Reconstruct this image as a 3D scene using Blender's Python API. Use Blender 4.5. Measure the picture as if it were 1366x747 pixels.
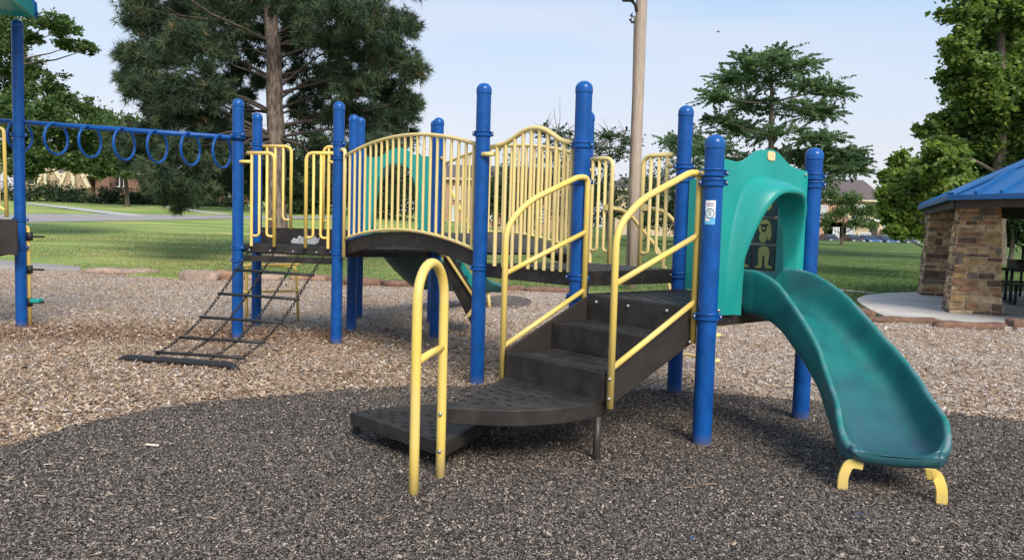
import bpy, math, random
import numpy as np
from mathutils import Vector, Matrix
random.seed(7); RNG=np.random.default_rng(11)
S=bpy.context.scene; COL=S.collection
for o in list(bpy.data.objects): bpy.data.objects.remove(o)
# ------------------------------------------------------------------ camera, sky, sun, exposure
F,PITCH,ROLL,CH=1040.0,math.radians(3.93),math.radians(1.62),1.42
cd=bpy.data.cameras.new('camera'); co=bpy.data.objects.new('camera',cd); COL.objects.link(co)
cd.sensor_fit='HORIZONTAL'; cd.sensor_width=36; cd.lens=36*F/1366; cd.clip_start=.05; cd.clip_end=3000
co.matrix_world=Matrix.Translation((0,0,CH))@Matrix.Rotation(math.pi/2-PITCH,4,'X')@Matrix.Rotation(ROLL,4,'Z')
S.camera=co
SUN_EL,SUN_AZ=math.radians(40),math.radians(158)   # azimuth from +Y towards +X
w=bpy.data.worlds.new('World'); S.world=w; w.use_nodes=True
nt=w.node_tree; N=nt.nodes; L=nt.links; N.clear()
out=N.new('ShaderNodeOutputWorld'); sky=N.new('ShaderNodeTexSky'); sky.sky_type='NISHITA'; sky.sun_disc=False
sky.sun_elevation=SUN_EL; sky.sun_rotation=SUN_AZ; sky.air_density=1.0; sky.dust_density=2.0; sky.ozone_density=1.5
b1=N.new('ShaderNodeBackground'); b1.inputs[1].default_value=.075; L.new(sky.outputs[0],b1.inputs[0])
b2=N.new('ShaderNodeBackground'); b2.inputs[1].default_value=.71
tc=N.new('ShaderNodeTexCoord'); sx=N.new('ShaderNodeSeparateXYZ'); L.new(tc.outputs['Generated'],sx.inputs[0])
rp=N.new('ShaderNodeValToRGB'); L.new(sx.outputs[2],rp.inputs[0])
e=rp.color_ramp.elements; e[0].position=.0; e[0].color=(.76,.74,.82,1); e[1].position=.55; e[1].color=(.40,.60,.90,1)
for p,c in ((.09,(.76,.77,.85,1)),(.19,(.66,.76,.91,1)),(.30,(.48,.68,.94,1))):
    q=rp.color_ramp.elements.new(p); q.color=c
mp=N.new('ShaderNodeMapping'); mp.inputs['Scale'].default_value=(1.2,1.2,7); L.new(tc.outputs['Generated'],mp.inputs[0])
nz=N.new('ShaderNodeTexNoise'); nz.inputs['Scale'].default_value=1.6; nz.inputs['Detail'].default_value=6; L.new(mp.outputs[0],nz.inputs[0])
cr=N.new('ShaderNodeValToRGB'); cr.color_ramp.elements[0].position=.42; cr.color_ramp.elements[1].position=.75; L.new(nz.outputs[0],cr.inputs[0])
mx=N.new('ShaderNodeMixRGB'); mx.inputs[2].default_value=(.80,.79,.87,1)
ml=N.new('ShaderNodeMath'); ml.operation='MULTIPLY'; ml.inputs[1].default_value=.85; L.new(cr.outputs[0],ml.inputs[0])
L.new(ml.outputs[0],mx.inputs[0]); L.new(rp.outputs[0],mx.inputs[1]); L.new(mx.outputs[0],b2.inputs[0])
ms=N.new('ShaderNodeMixShader'); ms.inputs[0].default_value=.75; L.new(b1.outputs[0],ms.inputs[1]); L.new(b2.outputs[0],ms.inputs[2]); L.new(ms.outputs[0],out.inputs[0])
sl=bpy.data.lights.new('sun','SUN'); sl.energy=2.7; sl.angle=math.radians(28); sl.color=(1,.93,.82)
so=bpy.data.objects.new('sun',sl); COL.objects.link(so)
sd=Vector((math.sin(SUN_AZ)*math.cos(SUN_EL),math.cos(SUN_AZ)*math.cos(SUN_EL),math.sin(SUN_EL)))
so.rotation_euler=sd.to_track_quat('Z','Y').to_euler(); so.location=sd*50
S.view_settings.view_transform='Standard'; S.view_settings.look='None'; S.view_settings.exposure=0.75; S.view_settings.gamma=1
S.cycles.max_bounces=6; S.cycles.transparent_max_bounces=8
# pixel of the photograph -> world
_M=co.matrix_world.to_3x3()
def ray(px,py): return _M@Vector(((px-683)/F,-(py-373.5)/F,-1))
def at(px,py,Y):
    d=ray(px,py); return Vector((0,0,CH))+d*(Y/d.y)
def gnd(px,py,z=0):
    d=ray(px,py); return Vector((0,0,CH))+d*((z-CH)/d.z)
def proj(P):
    d=_M.transposed()@(Vector(P)-Vector((0,0,CH))); return 683+F*d.x/-d.z, 373.5-F*d.y/-d.z
def zat(p,py):
    lo,hi=-1,40
    for _ in range(50):
        m=(lo+hi)/2
        if proj((p[0],p[1],m))[1]>py: lo=m
        else: hi=m
    return lo
# ------------------------------------------------------------------ materials
def mat(name,base,rough=.6,var=.0,scale=20,bump=0,bscale=80,metal=0,col2=None,detail=4,spec=.4,lo=.35,hi=.65,stretch=None):
    m=bpy.data.materials.new(name); m.use_nodes=True; n=m.node_tree.nodes; l=m.node_tree.links
    p=n['Principled BSDF']; p.inputs['Roughness'].default_value=rough; p.inputs['Metallic'].default_value=metal
    p.inputs['Specular IOR Level'].default_value=spec
    c=(*base,1)
    g=n.new('ShaderNodeNewGeometry')
    src=g.outputs['Position']
    if stretch:
        mm=n.new('ShaderNodeMapping'); mm.inputs['Scale'].default_value=stretch; l.new(src,mm.inputs[0]); src=mm.outputs[0]
    if col2 is None and var>0: col2=tuple(x*(1-var) for x in base); c=(*[min(1,x*(1+var*.6)) for x in base],1)
    if col2:
        t=n.new('ShaderNodeTexNoise'); t.inputs['Scale'].default_value=scale; t.inputs['Detail'].default_value=detail; l.new(src,t.inputs[0])
        r=n.new('ShaderNodeValToRGB'); r.color_ramp.elements[0].position=lo; r.color_ramp.elements[1].position=hi
        r.color_ramp.elements[0].color=(*col2,1); r.color_ramp.elements[1].color=c
        l.new(t.outputs[0],r.inputs[0]); l.new(r.outputs[0],p.inputs['Base Color'])
    else: p.inputs['Base Color'].default_value=c
    if bump:
        t2=n.new('ShaderNodeTexNoise'); t2.inputs['Scale'].default_value=bscale; t2.inputs['Detail'].default_value=3; l.new(src,t2.inputs[0])
        bb=n.new('ShaderNodeBump'); bb.inputs['Strength'].default_value=bump; bb.inputs['Distance'].default_value=.01
        l.new(t2.outputs[0],bb.inputs['Height']); l.new(bb.outputs[0],p.inputs['Normal'])
    return m
def leafmat(name,base,tr=.42):
    m=bpy.data.materials.new(name); m.use_nodes=True; n=m.node_tree.nodes; l=m.node_tree.links
    p=n['Principled BSDF']; p.inputs['Base Color'].default_value=(*base,1); p.inputs['Roughness'].default_value=.55; p.inputs['Specular IOR Level'].default_value=.3
    t=n.new('ShaderNodeBsdfTranslucent'); t.inputs[0].default_value=(base[0]*1.5,base[1]*1.5,base[2]*.8,1)
    x=n.new('ShaderNodeMixShader'); x.inputs[0].default_value=tr
    l.new(p.outputs[0],x.inputs[1]); l.new(t.outputs[0],x.inputs[2]); l.new(x.outputs[0],n['Material Output'].inputs[0]); return m
def chipmat(name,stops,s1,s2,patch=None,pscale=.35,bump=.6):
    """ground of small chips: stretched cell patterns in two directions, coloured cell by cell"""
    m=bpy.data.materials.new(name); m.use_nodes=True; n=m.node_tree.nodes; l=m.node_tree.links
    p=n['Principled BSDF']; p.inputs['Roughness'].default_value=.85; p.inputs['Specular IOR Level'].default_value=.15
    g=n.new('ShaderNodeNewGeometry')
    def vor(rot,sc):
        a=n.new('ShaderNodeMapping'); a.inputs['Rotation'].default_value=(0,0,rot); a.inputs['Scale'].default_value=sc; l.new(g.outputs[0],a.inputs[0])
        v=n.new('ShaderNodeTexVoronoi'); v.inputs['Scale'].default_value=1; l.new(a.outputs[0],v.inputs[0]); return v
    va,vb=vor(.5,(s1,s2,s1)),vor(-.9,(s1*.8,s2*1.1,s1))
    nz=n.new('ShaderNodeTexNoise'); nz.inputs['Scale'].default_value=s1*.25; l.new(g.outputs[0],nz.inputs[0])
    gt=n.new('ShaderNodeMath'); gt.operation='GREATER_THAN'; gt.inputs[1].default_value=.5; l.new(nz.outputs[0],gt.inputs[0])
    def mixc(a,b,f):
        x=n.new('ShaderNodeMixRGB'); l.new(f,x.inputs[0]); l.new(a,x.inputs[1]); l.new(b,x.inputs[2]); return x.outputs[0]
    cc=mixc(va.outputs['Color'],vb.outputs['Color'],gt.outputs[0]); dd=mixc(va.outputs['Distance'],vb.outputs['Distance'],gt.outputs[0])
    sp=n.new('ShaderNodeSeparateColor'); l.new(cc,sp.inputs[0])
    r=n.new('ShaderNodeValToRGB'); els=r.color_ramp.elements
    els[0].position=stops[0][0]; els[0].color=(*stops[0][1],1); els[1].position=stops[-1][0]; els[1].color=(*stops[-1][1],1)
    for po,c in stops[1:-1]: q=els.new(po); q.color=(*c,1)
    l.new(sp.outputs[0],r.inputs[0]); colr=r.outputs[0]
    if patch:
        pn=n.new('ShaderNodeTexNoise'); pn.inputs['Scale'].default_value=pscale; pn.inputs['Detail'].default_value=5; l.new(g.outputs[0],pn.inputs[0])
        pr=n.new('ShaderNodeValToRGB'); pr.color_ramp.elements[0].position=.38; pr.color_ramp.elements[1].position=.62
        pr.color_ramp.elements[0].color=(*patch[0],1); pr.color_ramp.elements[1].color=(*patch[1],1); l.new(pn.outputs[0],pr.inputs[0])
        x=n.new('ShaderNodeMixRGB'); x.blend_type='MULTIPLY'; x.inputs[0].default_value=1; l.new(colr,x.inputs[1]); l.new(pr.outputs[0],x.inputs[2]); colr=x.outputs[0]
    l.new(colr,p.inputs['Base Color'])
    bb=n.new('ShaderNodeBump'); bb.inputs['Strength'].default_value=bump; bb.inputs['Distance'].default_value=.012; bb.invert=True
    l.new(dd,bb.inputs['Height']); l.new(bb.outputs[0],p.inputs['Normal']); return m
M={}
M['blue']=mat('blue powder coat',(.005,.072,.285),.34,var=.18,scale=9,spec=.26)
M['cap']=mat('blue plastic cap',(.006,.082,.31),.25,spec=.35)
M['yellow']=mat('faded yellow powder coat',(.76,.55,.115),.42,scale=3,col2=(.72,.54,.18),spec=.4)
M['yellowpale']=mat('sun bleached yellow powder coat',(.78,.605,.225),.5,scale=4,col2=(.71,.56,.26),spec=.35)
M['dark']=mat('charcoal vinyl coating',(.052,.045,.039),.5,scale=7,col2=(.022,.0195,.018),lo=.42,hi=.78,detail=9,bump=.25,bscale=180,spec=.3)
M['brown']=mat('dark brown steel stringer',(.036,.030,.027),.45,var=.15,scale=7,spec=.4)
M['slot']=mat('dark slot',(.008,.008,.008),.8)
M['teal']=mat('teal moulded plastic',(.012,.29,.262),.38,var=.12,scale=2.5,spec=.45)
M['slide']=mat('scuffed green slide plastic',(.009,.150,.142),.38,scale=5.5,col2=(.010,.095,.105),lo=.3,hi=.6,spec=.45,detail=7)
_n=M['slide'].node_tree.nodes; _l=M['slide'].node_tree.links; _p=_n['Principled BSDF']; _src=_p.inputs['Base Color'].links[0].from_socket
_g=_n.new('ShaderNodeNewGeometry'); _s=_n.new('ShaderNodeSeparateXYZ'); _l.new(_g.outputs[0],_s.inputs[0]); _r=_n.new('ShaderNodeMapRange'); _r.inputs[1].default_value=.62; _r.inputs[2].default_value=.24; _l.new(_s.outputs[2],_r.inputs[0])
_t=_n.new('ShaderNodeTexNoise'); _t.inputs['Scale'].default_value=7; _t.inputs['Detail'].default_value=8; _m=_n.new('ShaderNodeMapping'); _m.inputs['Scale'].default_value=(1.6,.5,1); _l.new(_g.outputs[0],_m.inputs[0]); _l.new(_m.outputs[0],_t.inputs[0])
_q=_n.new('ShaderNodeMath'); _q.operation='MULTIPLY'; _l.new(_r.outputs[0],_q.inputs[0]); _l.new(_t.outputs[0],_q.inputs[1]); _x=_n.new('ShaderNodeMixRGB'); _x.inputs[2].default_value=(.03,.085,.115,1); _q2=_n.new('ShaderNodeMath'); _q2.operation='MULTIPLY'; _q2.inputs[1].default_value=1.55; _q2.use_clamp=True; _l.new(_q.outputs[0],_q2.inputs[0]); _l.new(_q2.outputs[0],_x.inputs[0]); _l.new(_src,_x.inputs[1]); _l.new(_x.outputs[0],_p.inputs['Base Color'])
M['scuff']=mat('worn slide rim plastic',(.10,.18,.20),.55,scale=11,col2=(.014,.165,.155),lo=.44,hi=.66,detail=8)
M['darkgreen']=mat('dark green plastic',(.008,.055,.058),.4,var=.1,scale=8)  # tile and step plastic; also paints shade on the far slide's underside
M['lime']=mat('pale yellow green print',(.36,.38,.12),.5)
M['ink']=mat('black print',(.015,.015,.013),.5)
M['cream']=mat('cream painted plate',(.72,.55,.28),.5)
M['bolt']=mat('galvanised bolt steel',(.38,.38,.39),.4,metal=.7)
M['black']=mat('black rubber coated steel',(.018,.018,.019),.5,bump=.2,bscale=120)
M['chain']=mat('weathered dark chain',(.03,.028,.027),.5,metal=.3)
M['white']=mat('white vinyl sticker',(.72,.74,.76),.4)
M['stblue']=mat('sky blue sticker print',(.12,.42,.70),.4)
M['stteal']=mat('blue grey sticker print',(.10,.22,.32),.4)
M['stred']=mat('red grey sticker print',(.45,.22,.24),.4)
M['wornwhite']=mat('bare worn patch',(.40,.42,.43),.7,var=.3,scale=30)
M['pole']=mat('weathered pole wood',(.44,.36,.29),.85,scale=5,col2=(.30,.24,.19),stretch=(9,9,.5),lo=.3,hi=.7,bump=.4,bscale=14)
M['concrete']=mat('pale concrete',(.50,.455,.41),.85,var=.14,scale=1.4,bump=.15,bscale=40,detail=8)
M['path']=mat('path concrete',(.42,.41,.40),.9,var=.1,scale=2)
M['road']=mat('worn road surface',(.30,.275,.26),.9,var=.1,scale=1)
M['roofblue']=mat('blue standing seam steel',(.010,.105,.30),.42,var=.08,scale=2,spec=.5)
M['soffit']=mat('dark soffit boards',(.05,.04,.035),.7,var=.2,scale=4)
M['mortar']=mat('pale tan mortar',(.60,.49,.36),.9,var=.15,scale=20,bump=.3)
STONES=[mat('tan field stone',(.45,.30,.155),.85,var=.35,scale=9,bump=.7,bscale=30),mat('ochre field stone',(.41,.26,.12),.85,var=.35,scale=9,bump=.7,bscale=30),
 mat('rust field stone',(.29,.155,.08),.85,var=.4,scale=9,bump=.7,bscale=30),mat('brown field stone',(.13,.082,.052),.85,var=.4,scale=9,bump=.7,bscale=30),
 mat('buff field stone',(.54,.39,.225),.85,var=.3,scale=9,bump=.7,bscale=30),mat('grey plum field stone',(.17,.135,.115),.85,var=.35,scale=9,bump=.7,bscale=30)]
M['rock']=mat('pink sandstone',(.36,.22,.145),.9,scale=7,col2=(.23,.14,.10),bump=.8,bscale=14,detail=8)
M['rockgrey']=mat('greyish sandstone',(.40,.30,.235),.9,scale=6,col2=(.24,.18,.15),bump=.8,bscale=14,detail=8)
M['rockred']=mat('red brown sandstone',(.22,.125,.085),.9,scale=7,col2=(.13,.075,.055),bump=.8,bscale=14,detail=8)
M['bark']=mat('pine bark',(.235,.185,.15),.95,scale=10,col2=(.085,.065,.055),stretch=(1.6,1.6,.45),bump=1,bscale=12,lo=.38,hi=.62,detail=6)
M['bark2']=mat('grey brown bark',(.16,.13,.10),.95,scale=8,col2=(.08,.065,.05),stretch=(1,1,.3),bump=.8,bscale=12)
M['bough']=mat('dark pine bough',(.085,.068,.058),.95,var=.3,scale=8)
M['twig']=mat('bare grey twig',(.20,.18,.16),.9)
M['brickred']=mat('red brick wall',(.34,.15,.095),.9,var=.3,scale=7)
M['brickpink']=mat('pink brick wall',(.42,.25,.17),.9,var=.2,scale=3)
M['bricktan']=mat('tan brick wall',(.40,.30,.20),.9,var=.35,scale=5)
M['brickbrown']=mat('brown brick wall',(.21,.115,.085),.9,var=.35,scale=5)
M['beige']=mat('beige stucco',(.55,.44,.30),.9,var=.06,scale=2)
M['creamtrim']=mat('cream wood trim',(.60,.52,.36),.7)
M['whitetrim']=mat('white painted trim',(.75,.74,.72),.6)
M['shingle']=mat('brown roof shingles',(.125,.098,.10),.9,var=.15,scale=3,bump=.3,bscale=10)
M['glass']=mat('dark window glass',(.03,.035,.04),.08,spec=.8)
M['palewin']=mat('pale blind behind window',(.45,.47,.48),.25)
M['tyre']=mat('tyre rubber',(.02,.02,.02),.8)
def carp(n,c): return mat(n,c,.25,spec=.6)
def foot_dust(m,col,h):
    n=m.node_tree.nodes; l=m.node_tree.links; p=n['Principled BSDF']; src=p.inputs['Base Color'].links[0].from_socket; g=n.new('ShaderNodeNewGeometry'); sp=n.new('ShaderNodeSeparateXYZ'); l.new(g.outputs[0],sp.inputs[0])
    r=n.new('ShaderNodeMapRange'); r.inputs[1].default_value=h; r.inputs[2].default_value=0; l.new(sp.outputs[2],r.inputs[0]); t=n.new('ShaderNodeTexNoise'); t.inputs['Scale'].default_value=22; t.inputs['Detail'].default_value=6; l.new(g.outputs[0],t.inputs[0])
    q=n.new('ShaderNodeMath'); q.operation='MULTIPLY'; l.new(r.outputs[0],q.inputs[0]); l.new(t.outputs[0],q.inputs[1]); x=n.new('ShaderNodeMixRGB'); x.inputs[2].default_value=(*col,1); l.new(q.outputs[0],x.inputs[0]); l.new(src,x.inputs[1]); l.new(x.outputs[0],p.inputs['Base Color'])
foot_dust(M['blue'],(.16,.13,.10),.10); foot_dust(M['yellow'],(.30,.22,.15),.14); foot_dust(M['brown'],(.10,.08,.065),.10)
# ------------------------------------------------------------------ mesh tools
class MB:
    def __init__(s): s.v=[];s.f=[];s.sm=[];s.mi=[]
    def add(s,vs,fs,smooth=False,mi=0):
        b=len(s.v); s.v+= [tuple(x) for x in vs]
        for f in fs: s.f.append(tuple(b+i for i in f)); s.sm.append(smooth); s.mi.append(mi)
        return s
    def box(s,c,size,ax=None,mi=0):
        """ax: (x dir, y dir, z dir) unit vectors"""
        X,Y,Z=ax if ax else (Vector((1,0,0)),Vector((0,1,0)),Vector((0,0,1)))
        c=Vector(c); hx,hy,hz=[q/2 for q in size]; vs=[]
        for k in (-1,1):
            for j in (-1,1):
                for i in (-1,1): vs.append(c+X*i*hx+Y*j*hy+Z*k*hz)
        return s.add(vs,[(0,2,3,1),(4,5,7,6),(0,1,5,4),(2,6,7,3),(0,4,6,2),(1,3,7,5)],False,mi)
    def tube(s,pts,r,n=10,closed=False,caps=True,mi=0,roundend=False):
        pts=[Vector(p) for p in pts]; m=len(pts); rr=r if isinstance(r,(list,tuple)) else [r]*m
        T=[]
        for i in range(m):
            if closed: t=pts[(i+1)%m]-pts[i-1]
            else: t=pts[min(i+1,m-1)]-pts[max(i-1,0)]
            T.append(t.normalized())
        a=Vector((0,0,1)) if abs(T[0].z)<.9 else Vector((1,0,0))
        U=(a-T[0]*a.dot(T[0])).normalized(); vs=[]
        for i in range(m):
            U=(U-T[i]*U.dot(T[i])).normalized(); W=T[i].cross(U)
            for k in range(n):
                q=2*math.pi*k/n; vs.append(pts[i]+(U*math.cos(q)+W*math.sin(q))*rr[i])
        fs=[]
        for i in range(m if closed else m-1):
            j=(i+1)%m
            for k in range(n): fs.append((i*n+k,i*n+(k+1)%n,j*n+(k+1)%n,j*n+k))
        s.add(vs,fs,True,mi)
        if caps and not closed:
            b=len(s.v)-m*n
            s.f.append(tuple(b+k for k in reversed(range(n)))); s.sm.append(False); s.mi.append(mi)
            s.f.append(tuple(b+(m-1)*n+k for k in range(n))); s.sm.append(False); s.mi.append(mi)
        return s
    def lathe(s,c,prof,n=20,mi=0,smooth=True):
        c=Vector(c); vs=[]; fs=[]; m=len(prof)
        for r,z in prof:
            for k in range(n):
                q=2*math.pi*k/n; vs.append(c+Vector((r*math.cos(q),r*math.sin(q),z)))
        for i in range(m-1):
            for k in range(n): fs.append((i*n+k,i*n+(k+1)%n,(i+1)*n+(k+1)%n,(i+1)*n+k))
        return s.add(vs,fs,smooth,mi)
    def prism(s,poly,z0,z1,mi=0):
        n=len(poly); a=sum(poly[i][0]*poly[(i+1)%n][1]-poly[(i+1)%n][0]*poly[i][1] for i in range(n))
        if a<0: poly=poly[::-1]
        vs=[(p[0],p[1],z0) for p in poly]+[(p[0],p[1],z1) for p in poly]
        fs=[tuple(reversed(range(n))),tuple(range(n,2*n))]+[(i,(i+1)%n,n+(i+1)%n,n+i) for i in range(n)]
        return s.add(vs,fs,False,mi)
    def slab(s,poly3,th,mi=0):
        """planar 3D polygon pushed by vector th"""
        n=len(poly3); P=[Vector(p) for p in poly3]; th=Vector(th)
        nn=Vector((0,0,0))
        for i in range(n): nn+=P[i].cross(P[(i+1)%n])
        if nn.dot(th)<0: P=P[::-1]
        vs=P+[p+th for p in P]
        fs=[tuple(reversed(range(n))),tuple(range(n,2*n))]+[(i,(i+1)%n,n+(i+1)%n,n+i) for i in range(n)]
        return s.add(vs,fs,False,mi)
    def grid(s,rows,smooth=True,mi=0,wrap=False):
        n=len(rows[0]); vs=[p for r in rows for p in r]; fs=[]
        for i in range(len(rows)-1):
            for k in range(n if wrap else n-1):
                fs.append((i*n+k,i*n+(k+1)%n,(i+1)*n+(k+1)%n,(i+1)*n+k))
        return s.add(vs,fs,smooth,mi)
    def mesh(s,name,mats):
        me=bpy.data.meshes.new(name); me.from_pydata(s.v,[],s.f)
        for m in (mats if isinstance(mats,(list,tuple)) else [mats]): me.materials.append(m)
        me.polygons.foreach_set('use_smooth',s.sm); me.polygons.foreach_set('material_index',s.mi); me.update(); return me
    def build(s,name,mats,parent=None,bevel=0,**kw):
        o=bpy.data.objects.new(name,s.mesh(name,mats)); COL.objects.link(o); adopt(o,parent)
        if bevel:
            b=o.modifiers.new('bevel','BEVEL'); b.width=bevel; b.segments=2; b.limit_method='ANGLE'; b.angle_limit=math.radians(40)
        tag(o,**kw); return o
def adopt(o,parent):
    if parent is not None:
        o.parent=parent; x=parent; off=Vector((0,0,0))
        while x: off+=x.location+x.matrix_parent_inverse.translation; x=x.parent
        o.matrix_parent_inverse=Matrix.Translation(-off)
def tag(o,label=None,cat=None,group=None,kind=None):
    if label: o['label']=label
    if cat: o['category']=cat
    if group: o['group']=group
    if kind: o['kind']=kind
    return o
def thing(name,loc,label,cat,group=None):
    o=bpy.data.objects.new(name,None); COL.objects.link(o); o.location=loc; o.empty_display_size=.1; return tag(o,label,cat,group)
def inst(name,me,parent,loc=(0,0,0),rotz=0,scale=(1,1,1)):
    """an object of its own that shares mesh data"""
    o=bpy.data.objects.new(name,me); COL.objects.link(o); adopt(o,parent)
    o.location=loc; o.rotation_euler=(0,0,rotz); o.scale=scale; return o
def curve_pts(P,n):
    """Catmull-Rom through control points"""
    P=[Vector(p) for p in P]; Q=[P[0]*2-P[1]]+P+[P[-1]*2-P[-2]]; o=[]
    for k in range(n):
        t=k/(n-1)*(len(P)-1); i=min(int(t),len(P)-2); f=t-i; a,b,c,d=Q[i:i+4]
        o.append(.5*((2*b)+(c-a)*f+(2*a-5*b+4*c-d)*f*f+(3*b-a-3*c+d)*f**3))
    return o
BOLTM=[]
def bolt(p,parent,sc=1):
    if not BOLTM: m=MB(); m.lathe((0,0,0),[(0,-.012),(.010,-.010),(.013,0),(.010,.010),(0,.012)],8); BOLTM.append(m.mesh('bolt',M['bolt']))
    return inst('bolt',BOLTM[0],parent,p,0,(sc,sc,sc))
def fillet(pts,r,n=6):
    pts=[Vector(p) for p in pts]; outp=[pts[0]]
    for i in range(1,len(pts)-1):
        a=(pts[i-1]-pts[i]); b=(pts[i+1]-pts[i]); la,lb=a.length,b.length; a.normalize(); b.normalize()
        d=min(r,la*.48,lb*.48); p0=pts[i]+a*d; p1=pts[i]+b*d
        for k in range(n+1):
            t=k/n; outp.append(p0*(1-t)**2+pts[i]*2*t*(1-t)+p1*t*t)
    outp.append(pts[-1]); return outp
def v3(p,z): return Vector((p[0],p[1],z))
def np_mesh(name,V,nq,mats,mi=None,k=4):
    """V: (nq*k,3) array of separate polygons"""
    me=bpy.data.meshes.new(name); me.vertices.add(nq*k); me.loops.add(nq*k); me.polygons.add(nq)
    me.vertices.foreach_set('co',np.ascontiguousarray(V,dtype=np.float32).ravel())
    me.loops.foreach_set('vertex_index',np.arange(nq*k,dtype=np.int32))
    me.polygons.foreach_set('loop_start',np.arange(0,nq*k,k,dtype=np.int32))
    for m in mats: me.materials.append(m)
    if mi is not None: me.polygons.foreach_set('material_index',mi.astype(np.int32))
    me.update(calc_edges=True); return me
def np_obj(name,me,parent=None,**kw):
    o=bpy.data.objects.new(name,me); COL.objects.link(o); adopt(o,parent); return tag(o,**kw)
def unit(a): return a/np.maximum(np.linalg.norm(a,axis=-1,keepdims=True),1e-9)
# ------------------------------------------------------------------ terrain
def smooth(t): t=np.clip(t,0,1); return t*t*(3-2*t)
def terrain(x,y):
    x=np.asarray(x,float); y=np.asarray(y,float)
    zl=np.interp(y,[18,52,60,78,110,400],[0,.98,1.38,2.65,4.2,8])
    zr=np.interp(y,[22,26,70,99,103,125,160,400],[0,.04,.50,.74,.15,.2,.8,2.5])
    t=smooth((x/np.maximum(y,1)+.24)/.28); return zl*(1-t)+zr*t
BORDER=[(-60,345),(0,351),(110,361),(160,366),(240,373),(300,370),(420,372),(500,379),(600,384),(700,387),(800,392),(900,398),(1000,404),(1100,412),(1160,424),(1260,431),(1366,440),(1480,450)]
BL=[gnd(*p) for p in BORDER]; bx=np.array([p.x for p in BL]); by=np.array([p.y for p in BL])
def bord(x): return np.interp(x,bx,by)
def lawn():
    xs=np.unique(np.concatenate([np.linspace(-30,30,121),-30-np.geomspace(1,700,30),30+np.geomspace(1,700,30)]))
    ys=np.unique(np.concatenate([np.linspace(-30,10,9),np.linspace(10,30,61),np.linspace(30,90,61),90+np.geomspace(1,1500,30)]))
    X,Y=np.meshgrid(xs,ys); Z=terrain(X,Y)+.02
    ins=smooth((bord(X)-Y)/.35+.3); Z=Z*(1-ins)+(-.08)*ins
    Z+=np.where(ins<.01,np.where((X>4)&(Y<24),.006,.03)*np.sin(X*.7)*np.sin(Y*.5),0)
    V=np.stack([X,Y,Z],-1); m=MB(); m.grid([[tuple(q) for q in r] for r in V.tolist()])
    return m
gm=bpy.data.materials.new('mown grass'); gm.use_nodes=True; n=gm.node_tree.nodes; l=gm.node_tree.links; p=n['Principled BSDF']; p.inputs['Roughness'].default_value=.9; p.inputs['Specular IOR Level'].default_value=.1
g=n.new('ShaderNodeNewGeometry'); mm=n.new('ShaderNodeMapping'); mm.inputs['Scale'].default_value=(.10,.42,.3); l.new(g.outputs[0],mm.inputs[0])
t=n.new('ShaderNodeTexNoise'); t.inputs['Scale'].default_value=1.3; t.inputs['Detail'].default_value=9; t.inputs['Roughness'].default_value=.68; l.new(mm.outputs[0],t.inputs[0])
r=n.new('ShaderNodeValToRGB'); r.color_ramp.elements[0].position=.34; r.color_ramp.elements[0].color=(.052,.105,.032,1); r.color_ramp.elements[1].position=.68; r.color_ramp.elements[1].color=(.21,.235,.085,1); q=r.color_ramp.elements.new(.5); q.color=(.105,.165,.050,1); l.new(t.outputs[0],r.inputs[0])
sg=n.new('ShaderNodeSeparateXYZ'); l.new(g.outputs[0],sg.inputs[0]); mr=n.new('ShaderNodeMapRange'); mr.inputs['From Min'].default_value=8; mr.inputs['From Max'].default_value=-9; l.new(sg.outputs[0],mr.inputs[0])
dry=n.new('ShaderNodeMixRGB'); dry.blend_type='MULTIPLY'; l.new(mr.outputs[0],dry.inputs[0]); l.new(r.outputs[0],dry.inputs[1]); dry.inputs[2].default_value=(2.5,2.05,2.2,1)
t2=n.new('ShaderNodeTexNoise'); t2.inputs['Scale'].default_value=26; t2.inputs['Detail'].default_value=5; l.new(g.outputs[0],t2.inputs[0])
r2=n.new('ShaderNodeValToRGB'); r2.color_ramp.elements[0].position=.3; r2.color_ramp.elements[0].color=(.5,.5,.5,1); r2.color_ramp.elements[1].position=.7; r2.color_ramp.elements[1].color=(1.35,1.35,1.2,1); l.new(t2.outputs[0],r2.inputs[0])
x=n.new('ShaderNodeMixRGB'); x.blend_type='MULTIPLY'; x.inputs[0].default_value=1; l.new(dry.outputs[0],x.inputs[1]); l.new(r2.outputs[0],x.inputs[2]); l.new(x.outputs[0],p.inputs['Base Color'])
bb=n.new('ShaderNodeBump'); bb.inputs['Strength'].default_value=.8; bb.inputs['Distance'].default_value=.04; l.new(t2.outputs[0],bb.inputs['Height']); l.new(bb.outputs[0],p.inputs['Normal'])
M['grass']=gm
lawn().build('lawn',M['grass'],kind='structure',label='mown green lawn rising gently behind the playground')
# playground surfacing
M['chips']=chipmat('wood fibre chips',[(0,(.14,.10,.075)),(.25,(.29,.21,.15)),(.6,(.44,.34,.255)),(1,(.62,.52,.42))],95,26,((.95,.86,.76),(1.0,1.02,1.06)),.5)
M['rubber']=chipmat('bonded rubber shreds',[(0,(.022,.019,.018)),(.40,(.082,.069,.061)),(.70,(.18,.15,.128)),(.9,(.30,.25,.21)),(1,(.42,.37,.31))],150,62,((.8,.78,.78),(1.1,1.08,1.06)),.8)
poly=[(p.x,p.y) for p in BL]
m=MB(); rows=[]
XS=np.linspace(bx[0]+.0,bx[-1],90)
for k in range(60):
    tt=(k/59)**.8; rows.append([(x,-12+(bord(x)+.05+12)*tt,.012*math.sin(x*1.7+k*.4)*math.sin(k*.5+x*.6)*(1 if 6<-12+(bord(x)+12)*tt<50 else 0)) for x in XS])
m.grid(rows); m.build('wood_chip_ground',M['chips'],kind='structure',label='loose wood fibre chips covering the playground')
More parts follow.
